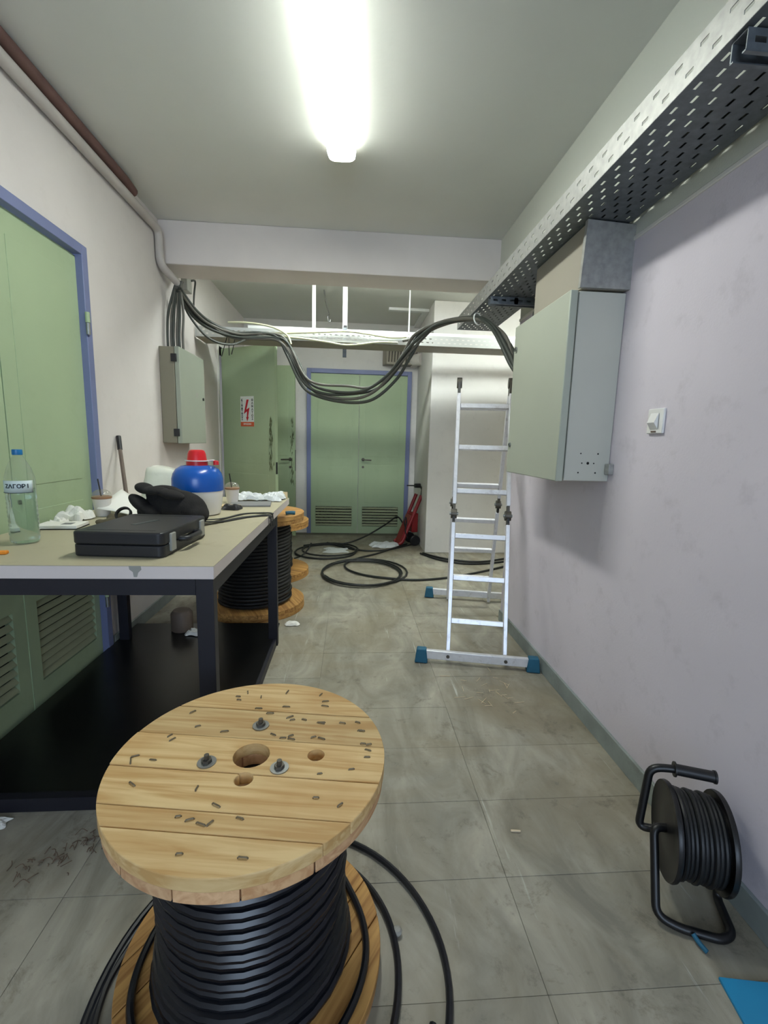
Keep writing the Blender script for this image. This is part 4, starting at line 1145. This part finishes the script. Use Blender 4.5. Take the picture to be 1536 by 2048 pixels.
# ------------------------------------------------------------------ cable reel on a tube stand
rl = empty('cable_reel', (.950, 1.01, 0), R(-21)); tag(rl, 'black extension cable reel on a tube stand against the right wall', 'cable reel')
RC = Vector((0.0, .035, .192)); ax = Matrix.Translation(RC) @ Matrix.Rotation(R(90), 4, 'Y')
SW = .062
for xx in (-SW, SW):
    MB().lathe([(.02, 0), (.06, .004), (.115, .002), (.124, -.004), (.126, .003), (.124, .009), (.115, .009), (.06, .012), (.02, .013)], 48, ax @ Matrix.Translation((0, 0, xx - .004))).build('spool_flange', 'reel_black', rl, True)
pts = []
n = 9
for i in range(n * 28):
    t = i / 28; a = t * 2 * pi
    pts.append(ax @ Vector(((.106 + .003 * sin(t * 2.1)) * cos(a), (.106 + .003 * sin(t * 2.1)) * sin(a), -.05 + .1 * t / n + .003 * sin(a))))
MB().tube(pts, .0064, 8).build('cable_winding', 'reel_cable', rl, True)
MB().lathe([(.097, -SW), (.097, SW)], 32, ax).build('spool_core', 'reel_black', rl, True)
MB().tube([(-.095, .035, .192), (.095, .035, .192)], .010, 10).build('axle', 'reel_black', rl, True)
MB().tube(fillet([(-.06, .035, .197), (-.098, .025, .197), (-.100, -.075, .022), (-.05, -.085, .012), (.05, -.085, .012), (.082, -.06, .012), (.082, .05, .012), (.09, .035, .19)], .028, 6), .011, 12).build('stand_tube', 'reel_black', rl, True)
MB().tube(fillet([(-.09, .045, .175), (-.128, .055, .165), (-.108, .085, .335), (-.06, .087, .345), (.04, .087, .345)], .03, 6), .011, 12).build('handle_tube', 'reel_black', rl, True)
MB().tube([(-.048, .087, .345), (-.044, .087, .345), (-.043, .087, .345), (.050, .087, .345), (.051, .087, .345), (.056, .087, .345)], [.021, .021, .0155, .0155, .018, .018], 14).build('grip', 'black_plastic', rl, True)
MB().tube(sm([(-.02, -.098, .020), (-.010, -.110, .012), (.004, -.125, .007)], 5), .006, 8).build('cable_plug', 'teal_rubber', rl, True)

# ------------------------------------------------------------------ things on the floor
def floor_cable(pts, r, label, closed=False, m='cable_floor', z=None):
    P = [(p[0], p[1], (p[2] if len(p) > 2 else r + .001)) for p in pts]
    return tag(MB().tube(sm(P, 8, closed), r, 8, closed).build('floor_cable', m, None, True), label, 'cable')
def spiral(cx, cy, rx, ry, turns, a0, dr, seed, r, n=26):
    rn = random.Random(seed); out = []
    for i in range(int(turns * n) + 1):
        t = i / n; a = a0 + 2 * pi * t
        k = 1 - dr * t
        out.append((cx + rx * k * cos(a) + .03 * sin(2.3 * t + seed), cy + ry * k * sin(a) + .05 * sin(1.9 * t + seed), r + .001 + .006 * t))
    return out
def raw_cable(pts, r, label):
    return tag(MB().tube(pts, r, 8).build('floor_cable', 'cable_floor', None, True), label, 'cable')
lead = sm([(1.75, 4.55, .012), (1.3, 4.25, .012), (.95, 4.06, .012), (.62, 3.97, .012), (.35, 4.02, .013), (.13, 4.12, .014), (-.02, 4.3, .015), (-.04, 4.52, .014), (.1, 4.75, .012), (.3, 4.95, .012), (.5, 5.2, .012), (.70, 5.42, .02)], 8)
raw_cable(lead, .0105, 'black cable snaking from the red hand truck across the floor to the right')
raw_cable(spiral(.13, 4.22, .41, .46, 2.75, R(200), .05, 1, .0095), .0095, 'large loose coil of black cable on the floor in front of the far door')
raw_cable(spiral(-.24, 5.08, .35, .34, 2.1, R(100), .08, 4, .0095) , .0095, 'smaller black cable coil on the floor beside the far drum')
floor_cable([(-.55, 5.32), (-.35, 5.42), (-.05, 5.38, .03), (.2, 5.5, .10), (.45, 5.65, .22), (.60, 5.75, .30), (.68, 5.74, .22), (.74, 5.72, .10), (.78, 5.7)], .010, 'black cable rising in a kink before the far door louvre')
floor_cable([(-.28, 5.50), (-.1, 5.28), (.15, 5.1), (.4, 5.12), (.62, 5.3), (.78, 5.45)], .0095, 'black cable curving on the floor towards the red hand truck')
floor_cable([(.80, 4.98), (.95, 4.72), (1.2, 4.55), (1.5, 4.58), (1.9, 4.75)], .0105, 'black cable leaving the pillar foot, nearer of a pair')
floor_cable([(.83, 4.99), (1.0, 4.78), (1.25, 4.64), (1.5, 4.66), (1.9, 4.88)], .0105, 'black cable leaving the pillar foot, farther of a pair')
floor_cable([(-.585, 4.72, .01), (-.52, 4.85, .012), (-.46, 4.95, .06), (-.43, 4.98, .12)], .008, 'short black cable end sticking up beside the far drum')
# red hand truck leaning behind the pillar corner
ht = empty('hand_truck', (.70, 5.50, 0), R(12)); tag(ht, 'red metal hand truck leaning in the corner beside the pillar', 'hand truck')
def leanM(x): return x
for yy in (-.09, .09):
    MB().tube(fillet([(-.13, yy, .02), (-.08, yy, .05), (.145, yy, .62)], .03), .022, 10).build('frame_tube', 'red_metal', ht, True)
MB().add([(-.12, -.09, .03), (-.12, .09, .03), (.02, .09, .38), (.02, -.09, .38), (-.105, -.09, .025), (-.105, .09, .025), (.035, .09, .375), (.035, -.09, .375)],
         [(0, 1, 2, 3), (4, 7, 6, 5), (0, 4, 5, 1), (2, 6, 7, 3), (0, 3, 7, 4), (1, 5, 6, 2)]).build('back_plate', 'red_metal', ht, bevel=.004)
MB().box(-.155, -.05, -.10, .10, .003, .015).build('toe_plate', 'red_metal', ht, bevel=.003)
MB().box(.04, .12, -.08, .08, .16, .40).build('motor_box', 'red_metal', ht, bevel=.012)
for yy in (-.10, .10):
    MB().lathe([(.02, -.018), (.055, -.022), (.065, -.014), (.065, .014), (.055, .022), (.02, .018)], 24, Matrix.Translation((.075, yy, .066)) @ Matrix.Rotation(R(90), 4, 'X')).build('wheel', 'black_plastic', ht, True)
MB().cyl((.075, -.10, .066), (.075, .10, .066), .01, 8).build('axle', 'black_plastic', ht, True)
MB().tube(fillet([(.140, -.09, .60), (.155, -.09, .70), (.11, -.10, .745)], .02), .014, 10).build('handle_tube', 'hinge_steel', ht, True)
MB().tube([(.12, -.10, .742), (.05, -.10, .742), (.049, -.10, .742), (-.05, -.10, .745)], [.028, .026, .008, .007], 12).build('grip', 'black_plastic', ht, True)
MB().tube(sm([(-.05, -.11, .22), (-.075, -.12, .30), (-.06, -.12, .36), (-.045, -.12, .30), (-.055, -.11, .20), (-.02, -.11, .10)], 6), .008, 6).build('hose_loop', 'black_plastic', ht, True)
o = crumple('plastic_wrap', .34, .2, .05, 'plastic_clear', None, 51, 12, (.42, 5.36, .001)); tag(o, 'crumpled clear plastic wrap on the floor by the red hand truck', 'wrapper')
o = crumple('plastic_wrap', .26, .22, .02, 'plastic_clear', None, 61, 12, (-.16, 5.12, .001)); tag(o, 'flat clear plastic wrap inside the smaller cable coil', 'wrapper')
o = crumple('paper_scrap', .09, .06, .02, 'paper_white', None, 71, 8, (-.385, 2.98, .001)); tag(o, 'small torn white paper scrap on the floor by the far table leg', 'paper')
o = crumple('paper_scrap', .10, .09, .03, 'paper_white', None, 72, 8, (-.95, 2.74, .047)); tag(o, 'white paper scrap on the black shelf under the table', 'paper')
o = crumple('paper_scrap', .08, .05, .015, 'paper_white', None, 73, 8, (-1.13, 1.37, .001)); tag(o, 'white paper scrap on the floor at the table shelf front', 'paper')
# bits under the table at the back
tag(MB().lathe([(.06, .0), (.065, .01), (.065, .11), (.05, .13)], 24, Matrix.Translation((-1.05, 2.80, .047))).build('paint_can', 'stick_wood', None, True), 'brown can under the table beside the drum', 'can')
# blue sheet at the lower right
bs = empty('blue_folder', (1.0, .765, 0), R(-9)); tag(bs, 'bright blue plastic folder lying on the floor by the right wall', 'folder')
MB().box(-.115, .06, -.12, .058, .0005, .003).build('back_cover', 'blue_sheet', bs); MB().box(-.115, .06, -.12, .058, .0045, .007).build('front_cover', 'blue_sheet', bs, bevel=.001)
# small debris
st = MB().lathe([(.004, 0), (.012, .003), (.014, .009), (.009, .015), (.003, .017)], 9).build('pebble', 'stone_grey', None); st.location = (.135, .98, .0005); tag(st, 'small pale pebble on the floor beside the near drum', 'pebble')
tag(MB().box(-.016, .016, -.003, .003, .0005, .006, Matrix.Translation((.555, 1.27, 0)) @ Matrix.Rotation(R(-6), 4, 'Z')).build('wood_chip', 'wood_chip', None, bevel=.001), 'small pale wood chip on the bare floor near the reel', 'wood chip')
rn = random.Random(9); b = MB()
for k in range(70):
    u = rn.random(); x = -.93 + .25 * u + rn.gauss(0, .035); yv = 1.17 + .20 * u + rn.gauss(0, .025); a = rn.uniform(0, pi); l_ = rn.uniform(.01, .035)
    b.tube(sm([(x, yv, .003), (x + l_ * cos(a) * .5, yv + l_ * sin(a) * .5, .004 + rn.uniform(0, .012)), (x + l_ * cos(a + .4), yv + l_ * sin(a + .4), .003)], 3), .0012, 5)
tag(b.build('wire_scraps', 'twig', None, True), 'scattered brown scraps on the floor left of the near drum', 'scraps', kind='stuff')
b = MB()
for k in range(26):
    x = rn.gauss(.72, .09); yv = rn.gauss(2.08, .12); a = rn.uniform(0, pi); l_ = rn.uniform(.02, .06)
    b.tube([(x, yv, .0022), (x + l_ * cos(a), yv + l_ * sin(a), .0022)], .0014, 4)
tag(b.build('straw_scraps', 'wood_chip', None), 'thin pale straw scraps on the floor in front of the ladder', 'scraps', kind='stuff')
